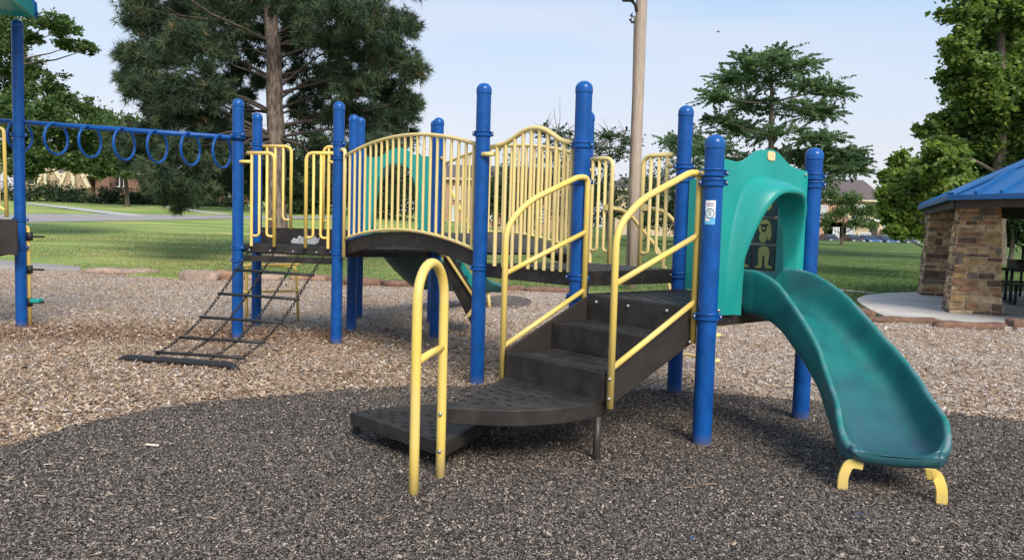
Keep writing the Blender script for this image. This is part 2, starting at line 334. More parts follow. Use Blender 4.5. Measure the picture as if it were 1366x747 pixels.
RE=[(-90,632),(0,603),(91,574),(157,558),(256,541),(366,532),(450,523),(520,519),(640,518),(760,520),(900,524),(969,529),(1053,536),(1160,545),(1274,555),(1366,566),(1500,590)]
rb=[gnd(*p) for p in RE]; rx=np.array([p.x for p in rb]); ry=np.array([p.y for p in rb])
def rubedge(x): return np.interp(x,rx,ry)
XS=np.linspace(rx[0],rx[-1],110); rows=[]
for k in range(24):
    tt=k/23; rows.append([(x,-10+(rubedge(x)+10)*tt,.022) for x in XS])
rows.append([(x,rubedge(x)+.06,.004) for x in XS]); rows.append([(x,rubedge(x)+.10,-.03) for x in XS])
m=MB(); m.grid(rows,False); m.build('rubber_surface',M['rubber'],kind='structure',label='dark bonded rubber surfacing in the foreground')
# oval rubber mat below the far slide
c0=gnd(675,403); m=MB(); ring=[(c0.x+.48*math.cos(q),c0.y+1.05*math.sin(q)) for q in np.linspace(0,2*math.pi,40)[:-1]]
m.prism(ring,-.02,.03); m.build('wear_mat',M['rubber'],label='dark oval rubber mat lying on the chips below the far slide exit',cat='rubber mat')
# loose shreds and chips as real pieces
def scatter(name,n,xr,yf,size,asp,mats,wts,zr,label,tilt=.35,edge=None,cat='ground cover'):
    r=RNG; X=[];Y=[]
    Yd=yf(n); Xd=(r.random(n)*2-1)*(Yd*.72+.2)
    keep=edge(Xd,Yd); Xd,Yd=Xd[keep],Yd[keep]; n=len(Xd)
    a=r.random(n)*6.283; Ls=size*np.exp(r.normal(0,.38,n)); Ws=Ls*asp*np.exp(r.normal(0,.25,n))
    ax=np.stack([np.cos(a),np.sin(a),r.normal(0,tilt,n)],-1); ax=unit(ax)
    bxv=np.stack([-np.sin(a),np.cos(a),r.normal(0,tilt,n)],-1); bxv=unit(bxv)
    c=np.stack([Xd,Yd,zr[0]+(zr[1]-zr[0])*r.random(n)],-1)
    h=ax*(Ls/2)[:,None]; b=bxv*(Ws/2)[:,None]
    V=np.stack([c-h-b*.6,c+h*.9-b,c+h+b*.7,c-h*.85+b],1).reshape(-1,3)
    mi=r.choice(len(mats),n,p=wts)
    return np_obj(name,np_mesh(name,V,n,mats,mi),kind='stuff',label=label)
rm=[mat('rubber shred %d'%i,c,.8,spec=.2) for i,c in enumerate([(.018,.0155,.014),(.075,.062,.054),(.20,.165,.138),(.37,.305,.25),(.50,.43,.355)])]
scatter('rubber_shreds',640000,None,lambda n:2.4+4.9*RNG.random(n)**.85,.0088,.45,rm,[.31,.26,.24,.15,.04],(.022,.03),'dark and light rubber shreds of the foreground surfacing',edge=lambda x,y:y<rubedge(x)+.02)
wm=[mat('wood chip %d'%i,c,.9,spec=.1) for i,c in enumerate([(.115,.078,.053),(.31,.207,.135),(.455,.33,.228),(.61,.50,.39),(.37,.33,.315),(.52,.475,.45)])]
def chipedge(x,y):
    return (y>rubedge(x)-.01+.05*RNG.normal(0,1,len(x))*np.where(RNG.random(len(x))<.3,2.2,.5))&(y<bord(x)-np.where(x>6,.4,.1))
def warm(name,n,cond,wts,label):
    scatter(name,n,None,lambda n:4.6+15*RNG.random(n)**1.5,.027,.30,wm,wts,(.010,.030),label,edge=lambda x,y:chipedge(x,y)&cond(x,y))
far=lambda x,y:(10.2+.5*np.sin(x*.9)+np.where(x>0,-4.0,0)+.35*RNG.normal(0,1,len(x)))
warm('brown_wood_chips',460000,lambda x,y:y<far(x,y),[.13,.30,.36,.11,.05,.05],'tan and brown wood chips around the climbing net')
warm('grey_wood_chips',280000,lambda x,y:y>=far(x,y),[.15,.12,.17,.14,.22,.20],'weathered grey wood chips towards the lawn edge')
redm=[mat('reddish wood chip %d'%i,c,.9,spec=.1) for i,c in enumerate([(.13,.075,.05),(.23,.125,.08),(.33,.20,.125)])]
scatter('reddish_wood_chips',150000,None,lambda n:8.2+2.4*RNG.random(n),.028,.3,redm,[.3,.45,.25],(.012,.026),'reddish brown wood chips in the scuffed band before the far posts',edge=lambda x,y:chipedge(x,y)&(RNG.random(len(x))<.75*np.exp(-((y-9.35-.12*(x+4))/.55)**2)*np.exp(-((x+4.4)/2.3)**4)))
def fewchips(n,name,label,sel,size):
    scatter(name,n,None,lambda n:2.9+4.2*RNG.random(n),size,.28,[wm[1],wm[2],wm[3]],[.25,.45,.30],(.028,.036),label,tilt=.12,edge=lambda x,y:(y<rubedge(x))&sel(x,y))
fewchips(1500,'stray_wood_chips','stray pale wood chips lying on the dark rubber',lambda x,y:RNG.random(len(x))<np.exp(-((x-.35)**2/.5+(y-4.6)**2/.35))+.045,.03)
fewchips(1500,'strewn_wood_chips','pale wood chips strewn at the left of the dark rubber',lambda x,y:RNG.random(len(x))<np.exp(-((x+2.45)**2/.2+(y-4.4)**2/.3))+.015,.034)
def patch(name,n,spots,mats,size,label):
    P=[gnd(*q[:2]) for q in spots]
    def inside(x,y):
        k=np.zeros(len(x),bool)
        for p,q in zip(P,spots): k|=RNG.random(len(x))<np.exp(-((x-p.x)/q[2])**2-((y-p.y)/q[3])**2)
        return k
    scatter(name,n,None,lambda n:2.9+2.0*RNG.random(n),size,.5,mats,[1/len(mats)]*len(mats),(.027,.034),label,edge=inside)
patch('blue_rubber_shreds',30000,[(1125,684,.045,.05),(1150,694,.09,.05),(915,722,.03,.03),(720,497+93,.02,.02)],[mat('blue rubber shred',(.05,.11,.26),.8),mat('dark blue rubber shred',(.03,.045,.09),.8)],.009,'small patch of blue rubber shreds before the slide feet')
patch('sand_patches',60000,[(575,733,.035,.025),(627,702,.03,.02),(598,713,.025,.015),(570,736,.05,.02)],[mat('pale sand',(.55,.49,.36),.9),mat('grey sand',(.40,.36,.29),.9)],.008,'pale sand spots on the rubber near the bottom of the photo')
# ------------------------------------------------------------------ play structure
A=Vector((1.29,5.10));B=Vector((2.235,5.885));C=Vector((1.445,6.74));D=Vector((.505,5.98));E_=Vector((-.288,6.855));FF=Vector((.69,7.62))
G_=Vector((-2.01,8.93));J=Vector((-.95,9.65));H_=Vector((-3.24,9.18));I_=Vector((-3.4,10.35));K=Vector((-2.08,10.1));LL=Vector((-2.25,11.4));MM=Vector((-1.14,11.1));T=Vector((-6.06,9.59))
PS=thing('play_structure',(.4,6.5,0),'blue, yellow and teal play structure with steps, arched bridge and curved slides','play structure')
POSTR=.0635
def post_mesh(top):
    m=MB(); m.lathe((0,0,0),[(POSTR,-.15),(POSTR,top-.085)],22); return m.mesh('post',M['blue'])
def cap_mesh():
    pr=[(.0,-.095),(.066,-.095),(.067,-.09),(.067,-.06)]+[(.067*math.cos(a),-.06+.06*math.sin(a)) for a in np.linspace(.15,1.45,7)]+[(.0,0)]
    m=MB(); m.lathe((0,0,0),pr,22); return m.mesh('post_cap',M['cap'])
def collar_mesh(two=True):
    m=MB(); m.lathe((0,0,0),[(.063,-.024),(.073,-.024),(.075,-.020),(.075,-.015),(.068,-.011),(.068,.011),(.075,.015),(.075,.020),(.073,.024),(.063,.024)],22,smooth=False)
    for sg in (-1,1):
        for ang in (0,):
            m.box((sg*.080,0,0),(.024,.034,.036)); m.lathe((sg*.084,-.020,0),[(0,-.008),(.007,-.008),(.007,.008),(0,.008)],8,1)
    return m.mesh('collar',[M['blue'],M['bolt']])
CAPM=cap_mesh(); COLM=collar_mesh()
TOPS=dict(A=2.05,B=2.07,C=2.49,D=2.53,E=2.65,F=2.55,G=2.77,J=2.72,H=2.81,I=2.81,K=2.79,L=2.93,M=2.88)
PXC=dict(A=(231,244,422),B=(236,247),C=(222,240,367),D=(194,243,370,396),E=(179,357),F=(230,),G=(192,211,337),J=(337,),H=(180,330,347),I=(193,308),K=(330,),L=(300,),M=(300,))
PO=dict(A=A,B=B,C=C,D=D,E=E_,F=FF,G=G_,J=J,H=H_,I=I_,K=K,L=LL,M=MM); POSTS={}
def make_post(p,top,collars,parent,rot):
    o=inst('post',post_mesh(top),parent,(p.x,p.y,0)); POSTSET=o
    c=bpy.data.objects.new('post_cap',CAPM); COL.objects.link(c); c.parent=o; c.location=(0,0,top)
    for py in collars:
        k=bpy.data.objects.new('collar',COLM); COL.objects.link(k); k.parent=o; k.location=(0,0,zat(p,py)); k.rotation_euler=(0,0,rot)
    return o
for k,p in PO.items(): POSTS[k]=make_post(p,TOPS[k],PXC[k],PS,random.uniform(-.5,.5))
uu=(D-A).normalized(); vv=(B-A).normalized()
def V2(p): return Vector((p[0],p[1],0))
# sticker on the front post
def sticker():
    m=MB(); z1,z0=zat(A,268),zat(A,297); th=math.atan2(-A.y,-A.x)-.08
    def patch(a0,a1,za,zb,mi,r):
        n=8; rows=[[(A.x+r*math.cos(a),A.y+r*math.sin(a),z) for a in np.linspace(th+a0,th+a1,n)] for z in np.linspace(za,zb,3)]
        m.grid(rows,True,mi)
    patch(-.62,.42,z0,z1,0,.0650); patch(-.1,.42,z0+.0,z0+.032,1,.0655); patch(-.62,.42,z0-.014,z0+.008,1,.0655)
    patch(-.45,.28,z1-.024,z1-.017,3,.0655); patch(-.45,.2,z1-.036,z1-.030,2,.0655)
    zc=(z0+z1)/2-.012; ring=[]
    for q in np.linspace(0,2*math.pi,25)[:-1]:
        a=th-.12+math.cos(q)*.40; ring.append((A.x+.0662*math.cos(a),A.y+.0662*math.sin(a),zc+.030*math.sin(q)))
    m.tube(ring,.0028,6,closed=True,mi=2)
    for dz in (.012,0,-.012): patch(-.28,.04,zc+dz-.003,zc+dz+.003,2,.0656)
    m.build('sticker',[M['white'],M['stblue'],M['stteal'],M['stred']],POSTS['A'],label='white and blue warning sticker with a ring symbol')
sticker()
# decks
def deck(name,poly,ztop,depth,mat_=None,lip=.02):
    m=MB(); c=sum((Vector(p) for p in poly),Vector((0,0)))/len(poly)
    P=[Vector(p)+(c-Vector(p)).normalized()*.03 for p in poly]; m.prism([tuple(p) for p in P],ztop-depth,ztop)
    o=m.build(name,M['dark'],PS,bevel=.006)
    s=MB()
    P0=P[0]; ex=(P[1]-P[0]); ey=(P[-1]-P[0]); nx=9; 
    for i in range(nx):
        for j in range(nx+3):
            a=(i+.5+.5*(j%2))/(nx+.5); b=(j+.5)/(nx+3)
            q=P0+ex*a+ey*b
            if len(poly)==3 and a+b>.93: continue
            if len(poly)==4:
                q=P[0]*(1-a)*(1-b)+P[1]*a*(1-b)+P[2]*a*b+P[3]*(1-a)*b
            s.box((q.x,q.y,ztop+.001),(.045,.012,.003),(V2(ex.normalized()),V2(Vector((-ex.normalized().y,ex.normalized().x))),Vector((0,0,1))))
    s.build('deck_slots',M['slot'],o,kind='stuff'); return o
deck('deck',[A,B,C,D],.92,.13); deck('deck',[D,C,FF,E_],1.09,.12)
deck('deck',[G_,J,K],1.11,.10); deck('deck',[H_,G_,K,I_],1.115,.085); deck('deck',[K,J,MM,LL],1.12,.10)
def plank(name,a,b,z0,z1,th=.03,mat_='dark',off=0):
    d=(b-a).normalized(); nrm=Vector((d.y,-d.x)); m=MB(); c=(a+b)/2+nrm*off
    m.box((c.x,c.y,(z0+z1)/2),((b-a).length-.14,th,z1-z0),(V2(d),V2(nrm),Vector((0,0,1)))); return m.build(name,M[mat_],PS,bevel=.004)
fg=plank('fascia',H_,G_,.925,.995,.04,off=-.02); ff2=plank('fascia',H_,G_,1.02,1.10,.03,off=-.075)
m=MB()
for px in (333,363.5,397,431):
    q=at(px,331 if px<340 else 333+(px-363)*.05,9.05); d=(H_-G_).normalized(); t=(Vector((q.x,q.y))-G_).dot(d); P=G_+d*t-Vector((-d.y,d.x))*-.0
    nrm=Vector((d.y,-d.x)); 
    if nrm.y>0: nrm=-nrm
    P=P+nrm*.095; bolt((P.x,P.y,1.06),ff2)
plank('kick_plate',K,I_,1.115,1.315,.03,off=0)
# bare patch on the kick plate
d=(I_-K).normalized(); nrm=Vector((d.y,-d.x)); nrm=nrm if nrm.y<0 else -nrm
cpt=[]; 
for px,py in [(388,322),(392,317),(396,319),(399,314),(405,317),(409,313),(415,316),(420,315),(424,319),(427,316),(425,323),(421,327),(410,327),(396,327.5),(390,326)]:
    dr=ray(px,py); o0=Vector((0,0,CH)); pl=v3(K+nrm*.017,1); nn=Vector((nrm.x,nrm.y,0)); tt=(pl-o0).dot(nn)/dr.dot(nn); cpt.append(o0+dr*tt)
m=MB(); m.slab(cpt,Vector((nrm.x,nrm.y,0))*.003); m.build('worn_patch',M['wornwhite'],PS,label='pale bare patch worn into the dark kick plate')
# railings
BALM={}
def unit_bar(r):
    if r not in BALM:
        m=MB(); m.tube([(0,0,0),(0,0,1)],r,8); BALM[r]={}
    return m
def bar(parent,p,z0,z1,r=.0145,mname='yellowpale',name='baluster'):
    key=(r,mname)
    if key not in BALM: m=MB(); m.tube([(0,0,0),(0,0,1)],r,8,caps=False); BALM[key]=m.mesh('baluster',M[mname])
    return inst(name,BALM[key],parent,(p[0],p[1],z0),0,(1,1,z1-z0))
def parc(z0,h,t): return z0+h*4*t*(1-t)
def bridge_rail(a,b,zb,hb,zt,ht,n,label=None,i0=.07,i1=.985):
    d=b-a; top=[];bot=[]
    for k in range(25):
        t=i0+(i1-i0)*k/24; p=a+d*t; top.append(v3(p,parc(zt,ht,t))); bot.append(v3(p,parc(zb,hb,t)))
    m=MB(); m.tube(top,.019,10); r=m.build('bridge_railing',M['yellowpale'],PS)
    m=MB(); m.tube(bot,.017,8); m.build('bottom_rail',M['yellowpale'],r)
    # end upright that hooks over to the post
    p0=a+d*i0; m=MB(); m.tube(fillet([v3(a+d*.02,parc(zt,ht,i0)+.07),v3(p0-d*.012,parc(zt,ht,i0)+.07),v3(p0-d*.012,1.02)],.09),.021,10); m.build('end_post',M['yellowpale'],r)
    p1=a+d*i1; m=MB(); m.tube([v3(p1,parc(zt,ht,i1)+.01),v3(p1,parc(zb,hb,i1)-.03)],.02,10); m.build('end_post',M['yellowpale'],r)
    for k in range(n):
        t=i0+(i1-i0)*(k+.75)/(n+.5); p=a+d*t; bar(r,p,parc(zb,hb,t),parc(zt,ht,t))
    return r
# front edge of the bridge: G -> E, measured on the photograph's plane through both posts
def onpl(px,py,p,d):
    nn=Vector((-d.y,d.x,0)); r_=ray(px,py); o0=Vector((0,0,CH)); return o0+r_*((v3(p,0)-o0).dot(nn)/r_.dot(nn))
def fitarc(pts,p,q):
    """least squares z0,h of z=z0+h*4t(1-t) from pixels on the plane p-q"""
    d=(q-p); rowsA=[];bb_=[]
    for px,py in pts:
        P=onpl(px,py,p,d.normalized()); t=(Vector((P.x,P.y))-p).dot(d)/d.length_squared; rowsA.append([1,4*t*(1-t)]); bb_.append(P.z)
    s_=np.linalg.lstsq(np.array(rowsA),np.array(bb_),rcond=None)[0]; return float(s_[0]),float(s_[1])
zt,ht=fitarc([(474,203),(500,192),(530,182),(560,178.5),(600,181),(626,189)],G_,E_)
zb,hb=fitarc([(474,321),(500,312),(530,305),(560,306),(600,314),(626,327)],G_,E_)
print('bridge arcs',zt,ht,zb,hb)
BR=bridge_rail(G_,E_,zb,hb,zt,ht,21)
nb=Vector((-(E_-G_).normalized().y,(E_-G_).normalized().x)); nb=nb if nb.y>0 else -nb
bridge_rail(J,FF,zb,hb,zt,ht,18)
zm=(zb-.035)
def bridge():
    m=MB()
    for (a,b) in ((G_+nb*.05,E_+nb*.05),(J-nb*.05,FF-nb*.05)):
        d=b-a; R=[]
        nn=V2(Vector((-d.normalized().y,d.normalized().x)))
        for k in range(29):
            t=.03+.95*k/28; p=a+d*t; zc=parc(zm,hb,t)
            R.append([v3(p,zc)-nn*.02,v3(p,zc)+nn*.02,v3(p,zc-.135)+nn*.02,v3(p,zc-.135)-nn*.02])
        m.grid(R,False,0,wrap=True); m.add(R[0],[(0,1,2,3)]); m.add(R[-1],[(3,2,1,0)])
    o=m.build('bridge_beam',M['dark'],PS)
    npl=22
    for k in range(npl):
        t=.03+.95*(k+.5)/npl; a=G_+(E_-G_)*t; b=J+(FF-J)*t; e=.02
        z=parc(zm,hb,t)+.004; dz=parc(zm,hb,t+.01)-parc(zm,hb,t-.01); w_=(E_-G_).length*.95/npl-.008
        X=(b-a); Xn=V2(X.normalized()); Yd=Vector(((E_-G_).normalized().x,(E_-G_).normalized().y,dz/(.02*(E_-G_).length))).normalized(); Zd=Xn.cross(Yd).normalized()
        mm=MB(); c=(a+b)/2; mm.box((c.x,c.y,z),(X.length-.08,w_,.022),(Xn,Yd,Zd)); mm.build('bridge_plank',M['dark'],o)
    return o
bridge()
# arched panel between E and D
def wavy_panel(a,b):
    d=(b-a).normalized()
    pts=[(656,196.5),(669,193),(676,191),(686,184),(698,175.5),(708,171.5),(720,171),(731,175),(742,183),(750,188.5),(765,191)]
    P=[onpl(px,py,a,d) for px,py in pts]
    m=MB(); m.tube(fillet(P,.06,4),.021,10); r=m.build('arched_railing',M['yellowpale'],PS)
    L_=[Vector((p.x,p.y)) for p in P]; S_=[(q-a).dot(d) for q in L_]; Z_=[p.z for p in P]
    bars=[662,673.5,685,696,707,717.5,728.5,740,751,762]
    for i,px in enumerate(bars):
        q=onpl(px,260,a,d); s_=(Vector((q.x,q.y))-a).dot(d); bar(r,a+d*s_,1.075,float(np.interp(s_,S_,Z_)),.0185 if i in (0,9) else .0155)
    m=MB(); m.tube([v3(a-d*.0+Vector((0,-.07)),zat(a,207)),v3(a+d*.16,zat(a,207))],.02,10); m.build('stub_rail',M['yellowpale'],r)
wavy_panel(E_,D)
def jpanel(a,b,s0,s1,ztop,zdeck,stub=True,flip=False,mname='yellow',zu=.12):
    """small entry panel: rounded outer upright, one inner upright, two J bars; s measured from a along a->b, outer upright at s1"""
    d=(b-a).normalized(); Z=lambda s,z:v3(a+d*s,z)
    m=MB(); m.tube(fillet([Z(s0-(.06 if s1>s0 else -.06),ztop),Z(s1,ztop),Z(s1,zdeck)],.09),.021,10); r=m.build('entry_panel',M[mname],PS)
    bar(r,a+d*s0,zdeck,ztop,.018,mname)
    for f,tgt in ((.34,0),(.67,1)):
        s=s0+(s1-s0)*f; t_=s0 if tgt==0 else s1
        m=MB(); m.tube(fillet([Z(s,ztop),Z(s,zdeck+zu),Z(t_,zdeck+zu)],.07),.0155,8); m.build('bent_bar',M[mname],r)
    if stub:
        m=MB(); m.tube([Z(0,ztop-.10),Z(s0,ztop-.10)],.019,8); m.build('stub_rail',M[mname],r)
    return r
def spl(px,a,b,py=280):
    d=(b-a).normalized(); q=onpl(px,py,a,d); return (Vector((q.x,q.y))-a).dot(d)
def zpl(px,py,a,b): return onpl(px,py,a,(b-a).normalized()).z
gh=(G_-H_).normalized(); nf=Vector((gh.y,-gh.x)); nf=nf if nf.y<0 else -nf
Hf,Gf=H_+nf*.03,G_+nf*.03
ztp=zpl(350,204.5,Hf,Gf)
jpanel(Hf,Gf,spl(335.5,Hf,Gf),spl(366,Hf,Gf),ztp,1.105); jpanel(Gf,Hf,spl(438,Gf,Hf),spl(408,Gf,Hf),zpl(425,204.5,Hf,Gf),1.105)
zt2=zpl(375,195.5,I_,K)
jpanel(I_,K,spl(356,I_,K),spl(388,I_,K),zt2,1.30); jpanel(K,I_,spl(452,K,I_),spl(431,K,I_),zt2,1.30)
jpanel(FF,C,spl(789,FF,C),spl(815,FF,C),zpl(805,212,FF,C),1.09,mname='yellowpale'); jpanel(C,FF,spl(888,C,FF),spl(856,C,FF),zpl(872,208,C,FF),1.09,mname='yellowpale')
# climber behind the upper deck
def arch_climber(px0,px1,a,b,py,out,nr,ztop):
    d=(b-a).normalized(); nn=Vector((d.y,-d.x)); nn=nn if nn.dot(Vector((.77,.64)))>0 else -nn
    r=None
    for px in (px0,px1):
        s_=spl(px,a,b); p=a+d*s_
        m=MB(); m.tube(fillet([v3(p,ztop),v3(p+nn*out*.25,ztop-.02),v3(p+nn*out*.72,ztop-.42),v3(p+nn*out,.5),v3(p+nn*out,-.05)],.16),.019,10)
        o=m.build('climber_rail' if r else 'arch_climber',M['yellowpale'],r or PS); r=r or o
        m=MB(); m.box(v3(p,ztop),(.05,.035,.055),(V2(d),V2(nn),Vector((0,0,1)))); m.build('bracket',M['yellowpale'],r)
    p0,p1=a+d*spl(px0,a,b),a+d*spl(px1,a,b)
    for k in range(nr):
        z=.12+.26*k; f=1.0 if z<.5 else 1.0-(z-.5)*.5
        m=MB(); m.tube(fillet([v3(p0+nn*out*f,z),v3(p0+nn*(out*f+.12),z),v3(p1+nn*(out*f+.12),z),v3(p1+nn*out*f,z)],.08),.017,8); m.build('rung',M['yellowpale'],r)
arch_climber(809,861,FF,C,277,1.15,3,zpl(808,277,FF,C))
# ladder loop under the far deck
def loop_ladder():
    pts=[(329,420),(329,352),(395,356),(398,420)]; Yd=11.0
    P=[at(*p,Yd) for p in pts]; m=MB(); m.tube(fillet([v3(P[0].xy,-.05),P[1],P[2],v3(P[3].xy,-.05)],.08),.02,10); r=m.build('loop_ladder',M['yellow'],PS)
    for py,o in ((388,.1),(353,.14)):
        a,b=at(329,py+1,Yd),at(398,py-1,Yd); m=MB(); m.tube(fillet([a,a+Vector((-.02,-o,0)),b+Vector((.05,-o,0)),b],.06),.017,8); m.build('rung',M['yellow'],r)
loop_ladder()
# ------------------------------------------------------------------ front staircase
RA=A+uu*.11; LD=D-uu*.11; ov=-vv
def SP(base,t,z,s=0): return v3(base+ov*t+uu*s,z)
STp=MB(); W_=(LD-RA).length
def stair():
    m=MB()
    for base,sg in ((RA,1),(LD,-1)):
        prof=[(-.02,.90),(.03,.905),(.80,.565),(.80,.335),(.03,.66),(-.02,.68)]
        m.slab([SP(base,t,z) for t,z in prof],V2(uu)*(.025*sg))
    r=m.build('staircase',M['brown'],PS,bevel=.003)
    for i,(t0,t1,zt_,zr) in enumerate([(.0,.385,.735,.185),(.385,.815,.55,.185)]):
        m=MB(); a=SP(RA,t0-.02,zt_,.027); b=SP(RA,t1,zt_,.027); c=SP(LD,t1,zt_,-.027); d=SP(LD,t0-.02,zt_,-.027)
        m.slab([a,b,c,d],Vector((0,0,-.03)))
        m.slab([b+V2(vv)*.02,c+V2(vv)*.02,c+V2(vv)*.02-Vector((0,0,.185)),b+V2(vv)*.02-Vector((0,0,.185))],V2(ov)*.022)
        st=m.build('step',M['dark'],r,bevel=.006)
        s=MB()
        for q in range(13):
            for w in range(3):
                f=(q+.5+.4*(w%2))/13.4; tt=t0+.09+(t1-t0-.12)*(w/2)*.95
                P=SP(RA,tt,zt_+.001,W_*f); s.box(P,(.05,.013,.003),(V2(uu),V2(vv),Vector((0,0,1))))
        s.build('step_slots',M['slot'],st,kind='stuff')
    # top riser under the deck edge
    m=MB(); m.slab([SP(RA,.01,.915,.03),SP(LD,.01,.915,-.03),SP(LD,.01,.735,-.03),SP(RA,.01,.735,.03)],V2(ov)*.02); rs=m.build('riser',M['dark'],r)
    m=MB()
    for f in (.9,.56,.18):
        bolt(SP(RA,.034,.875,.03+(W_-.06)*f),rs)
    for base,t,z in ((RA,.06,.69),(RA,.82,.40),(RA,.82,.52)):
        bolt(SP(base,t,z,-.026),rs,.9)
    # fan landing
    zt_=.378; L0=gnd(671,503,zt_); R0=gnd(806,533,zt_)
    arc=[gnd(px,py,zt_) for px,py in [(790,537.8),(771,540.8),(752,543.3),(733,545),(715,546.2),(696,546.8),(677,546.9),(658,546.5),(640,545.6),(620,544.6),(597,543.6)]]
    poly=[L0.xy+Vector((.0,.15)),SP(LD,.7,0).xy,SP(RA,.72,0).xy,R0.xy]+[p.xy for p in arc]
    arc=curve_pts([R0]+arc,40)[1:]; poly=[L0.xy,L0.xy+(vv*.12),R0.xy+vv*.12,R0.xy]+[p.xy for p in arc]
    m=MB(); m.prism([tuple(p) for p in poly],zt_-.095,zt_); fl=m.build('landing',M['dark'],r,bevel=.006,label='fan shaped perforated landing step')
    s=MB(); ctr=L0.xy+Vector((.03,.05))
    for q in range(16):
        an=-2.1+q*.11; 
        for w in range(8):
            P=ctr+Vector((math.cos(an),math.sin(an)))*(.22+.125*w+.05*(q%2)); 
            px,py=proj(v3(P,zt_)); 
            if py<(543-max(0,px-690)*.085) and py>507+max(0,690-px)*.28 and px>608 and px<790: s.box(v3(P,zt_+.001),(.05,.015,.003),(V2(uu),V2(vv),Vector((0,0,1))))
    s.build('landing_slots',M['slot'],fl,kind='stuff')
    m=MB()
    for px,py in ((795,617),): g_=gnd(px,py); m.tube([v3(g_.xy,-.05),v3(g_.xy,zt_-.09)],.024,12)
    m.build('leg',M['brown'],r); m=MB(); g_=gnd(672,577); m.tube([v3(g_.xy,-.05),v3(g_.xy,zt_-.09)],.024,12); m.build('leg',M['brown'],r)
    # bottom step
    z2=.20; pl=[gnd(px,py,z2) for px,py in ((467,549),(592,591),(662,553),(640,534),(549,540.5))]
    m=MB(); m.prism([tuple(p.xy) for p in pl],z2-.085,z2); bs=m.build('bottom_step',M['dark'],r,bevel=.006)
    s=MB()
    for px,py in [(490,549.5),(506,547),(506,551),(506,555.5),(523,549),(523,553),(523,557.5),(540,550),(540,554),(540,563),(540,568.5),(572,554),(574,563),(575,567.5),(577,572.5),(578,577.5),(579,583),(556,548),(556,553),(557,560),(558,575),(524,562)]:
        s.box(gnd(px,py,z2+.001),(.05,.017,.003),(V2(uu),V2(vv),Vector((0,0,1))))
    s.build('step_slots',M['slot'],bs,kind='stuff')
    for px,py in ((474,584),(600,600)): m=MB(); g_=gnd(px,py)+Vector((0,.04,0)); m.box(v3(g_.xy,.04),(.045,.045,.18)); m.build('leg',M['dark'],r)
    for base,nm in ((RA,'A'),(LD,'D')):
        s_=-.02 if base is RA else .02
        P=[SP(base,.80,.34,s_),SP(base,.80,1.42,s_),SP(base,.60,1.60,s_),SP(base,.12,1.80,s_),SP(base,.02,1.80,s_),SP(base,.02,.68,s_)]
        path=fillet(P[:4],.11,8)[:-1]+fillet(P[2:],.08,8)[1:]
        m=MB(); m.tube(path,.0215,12); h=m.build('handrail',M['yellow'],PS)
        for t0,za,t1,zb_ in ((.02,1.395,.80,1.09),(.02,.955,.80,.58)):
            m=MB(); m.tube([SP(base,t0,za,s_),SP(base,t1,zb_,s_)],.0185,10); m.build('crossbar',M['yellow'],h)
        m=MB(); q=A if base is RA else D; m.tube([SP(base,.06,1.80,s_),v3(q+ov*.03,1.80)],.02,10); m.build('stub_rail',M['yellow'],h)
    # grab rail
    g1,g2=gnd(551.5,664),gnd(587,641); z=1.215
    m=MB(); mid=(g1+g2)/2
    rad=.15; d=(g2-g1).normalized(); w2=(g2-g1).length/2
    path=[v3(g1.xy,-.1),v3(g1.xy,.3)]+[mid+d*(-w2*math.cos(a))+Vector((0,0,z-w2*1.25+w2*1.25*math.sin(a))) for a in np.linspace(0,math.pi,17)]+[v3(g2.xy,.3),v3(g2.xy,-.1)]
    m.tube(path,.026,14); gr=m.build('grab_rail',M['yellow'],PS)
    m=MB(); zz=.73; m.tube([v3(g1.xy,zz-.02),v3((g1*.5+g2*.5).xy,zz+.005),v3(g2.xy,zz+.02)],.02,10); m.build('crossbar',M['yellow'],gr)
    m=MB()
    for py in (551,600): 
        q=v3(g2.xy,zat(g2.xy,py))+Vector((-.004,-.026,0)); bolt(q,gr,.9)
stair()
# ------------------------------------------------------------------ slides
def slide(cl,heads,zs,hs,ws,under=False):
    """cl centre line xy, heads unit heading, zs bed height, hs wall height, ws half width"""
    rows=[]
    for c,hd,z,h,w_ in zip(cl,heads,zs,hs,ws):
        lat=Vector((-hd.y,hd.x)); prof=[]
        half=[(0,-.016),(.45,-.012),(.74,.004),(.88,min(.045,.4*h+.01)),(.94,min(.045,.4*h+.01)+.3*h),(.98,min(.02,.1*h)+.8*h),(1.02,h),(1.08,h+.012),(1.15,h),(1.17,h-.03),(1.13,.35*h),(1.08,-.035),(.98,-.065),(.5,-.075),(0,-.078)]
        for a,b in half: prof.append((a*w_,b))
        for a,b in half[-2:0:-1]: prof.append((-a*w_,b))
        rows.append([v3(c+lat*a,z+b) for a,b in prof])
    m=MB(); n=len(rows[0])
    base=len(m.v)
    m.grid(rows,True,0,wrap=True)
    for fi,f in enumerate(m.f):
        k=fi%n
        if k in (6,7,20,21): m.mi[fi]=1
        elif under and 9<=k<=18: m.mi[fi]=2  # outer and lower faces take the third material, shade put into colour
    m.add(rows[0],[tuple(range(n))],False)
    # rounded nose
    L_=rows[-1]; h=V2(heads[-1]); zm_=sum(p.z for p in L_)/n; cc=sum(L_,Vector((0,0,0)))/n; nose=[L_]
    for q in (.35,.7,1.0,1.3):
        nose.append([Vector((cc.x+(p.x-cc.x)*(1-.05*q),cc.y+(p.y-cc.y)*(1-.05*q),zm_+(p.z-zm_)*math.cos(q)))+h*.045*math.sin(q) for p in L_])
    m.grid(nose,True,0,wrap=True); m.add(nose[-1],[tuple(reversed(range(n)))],True)
    return m
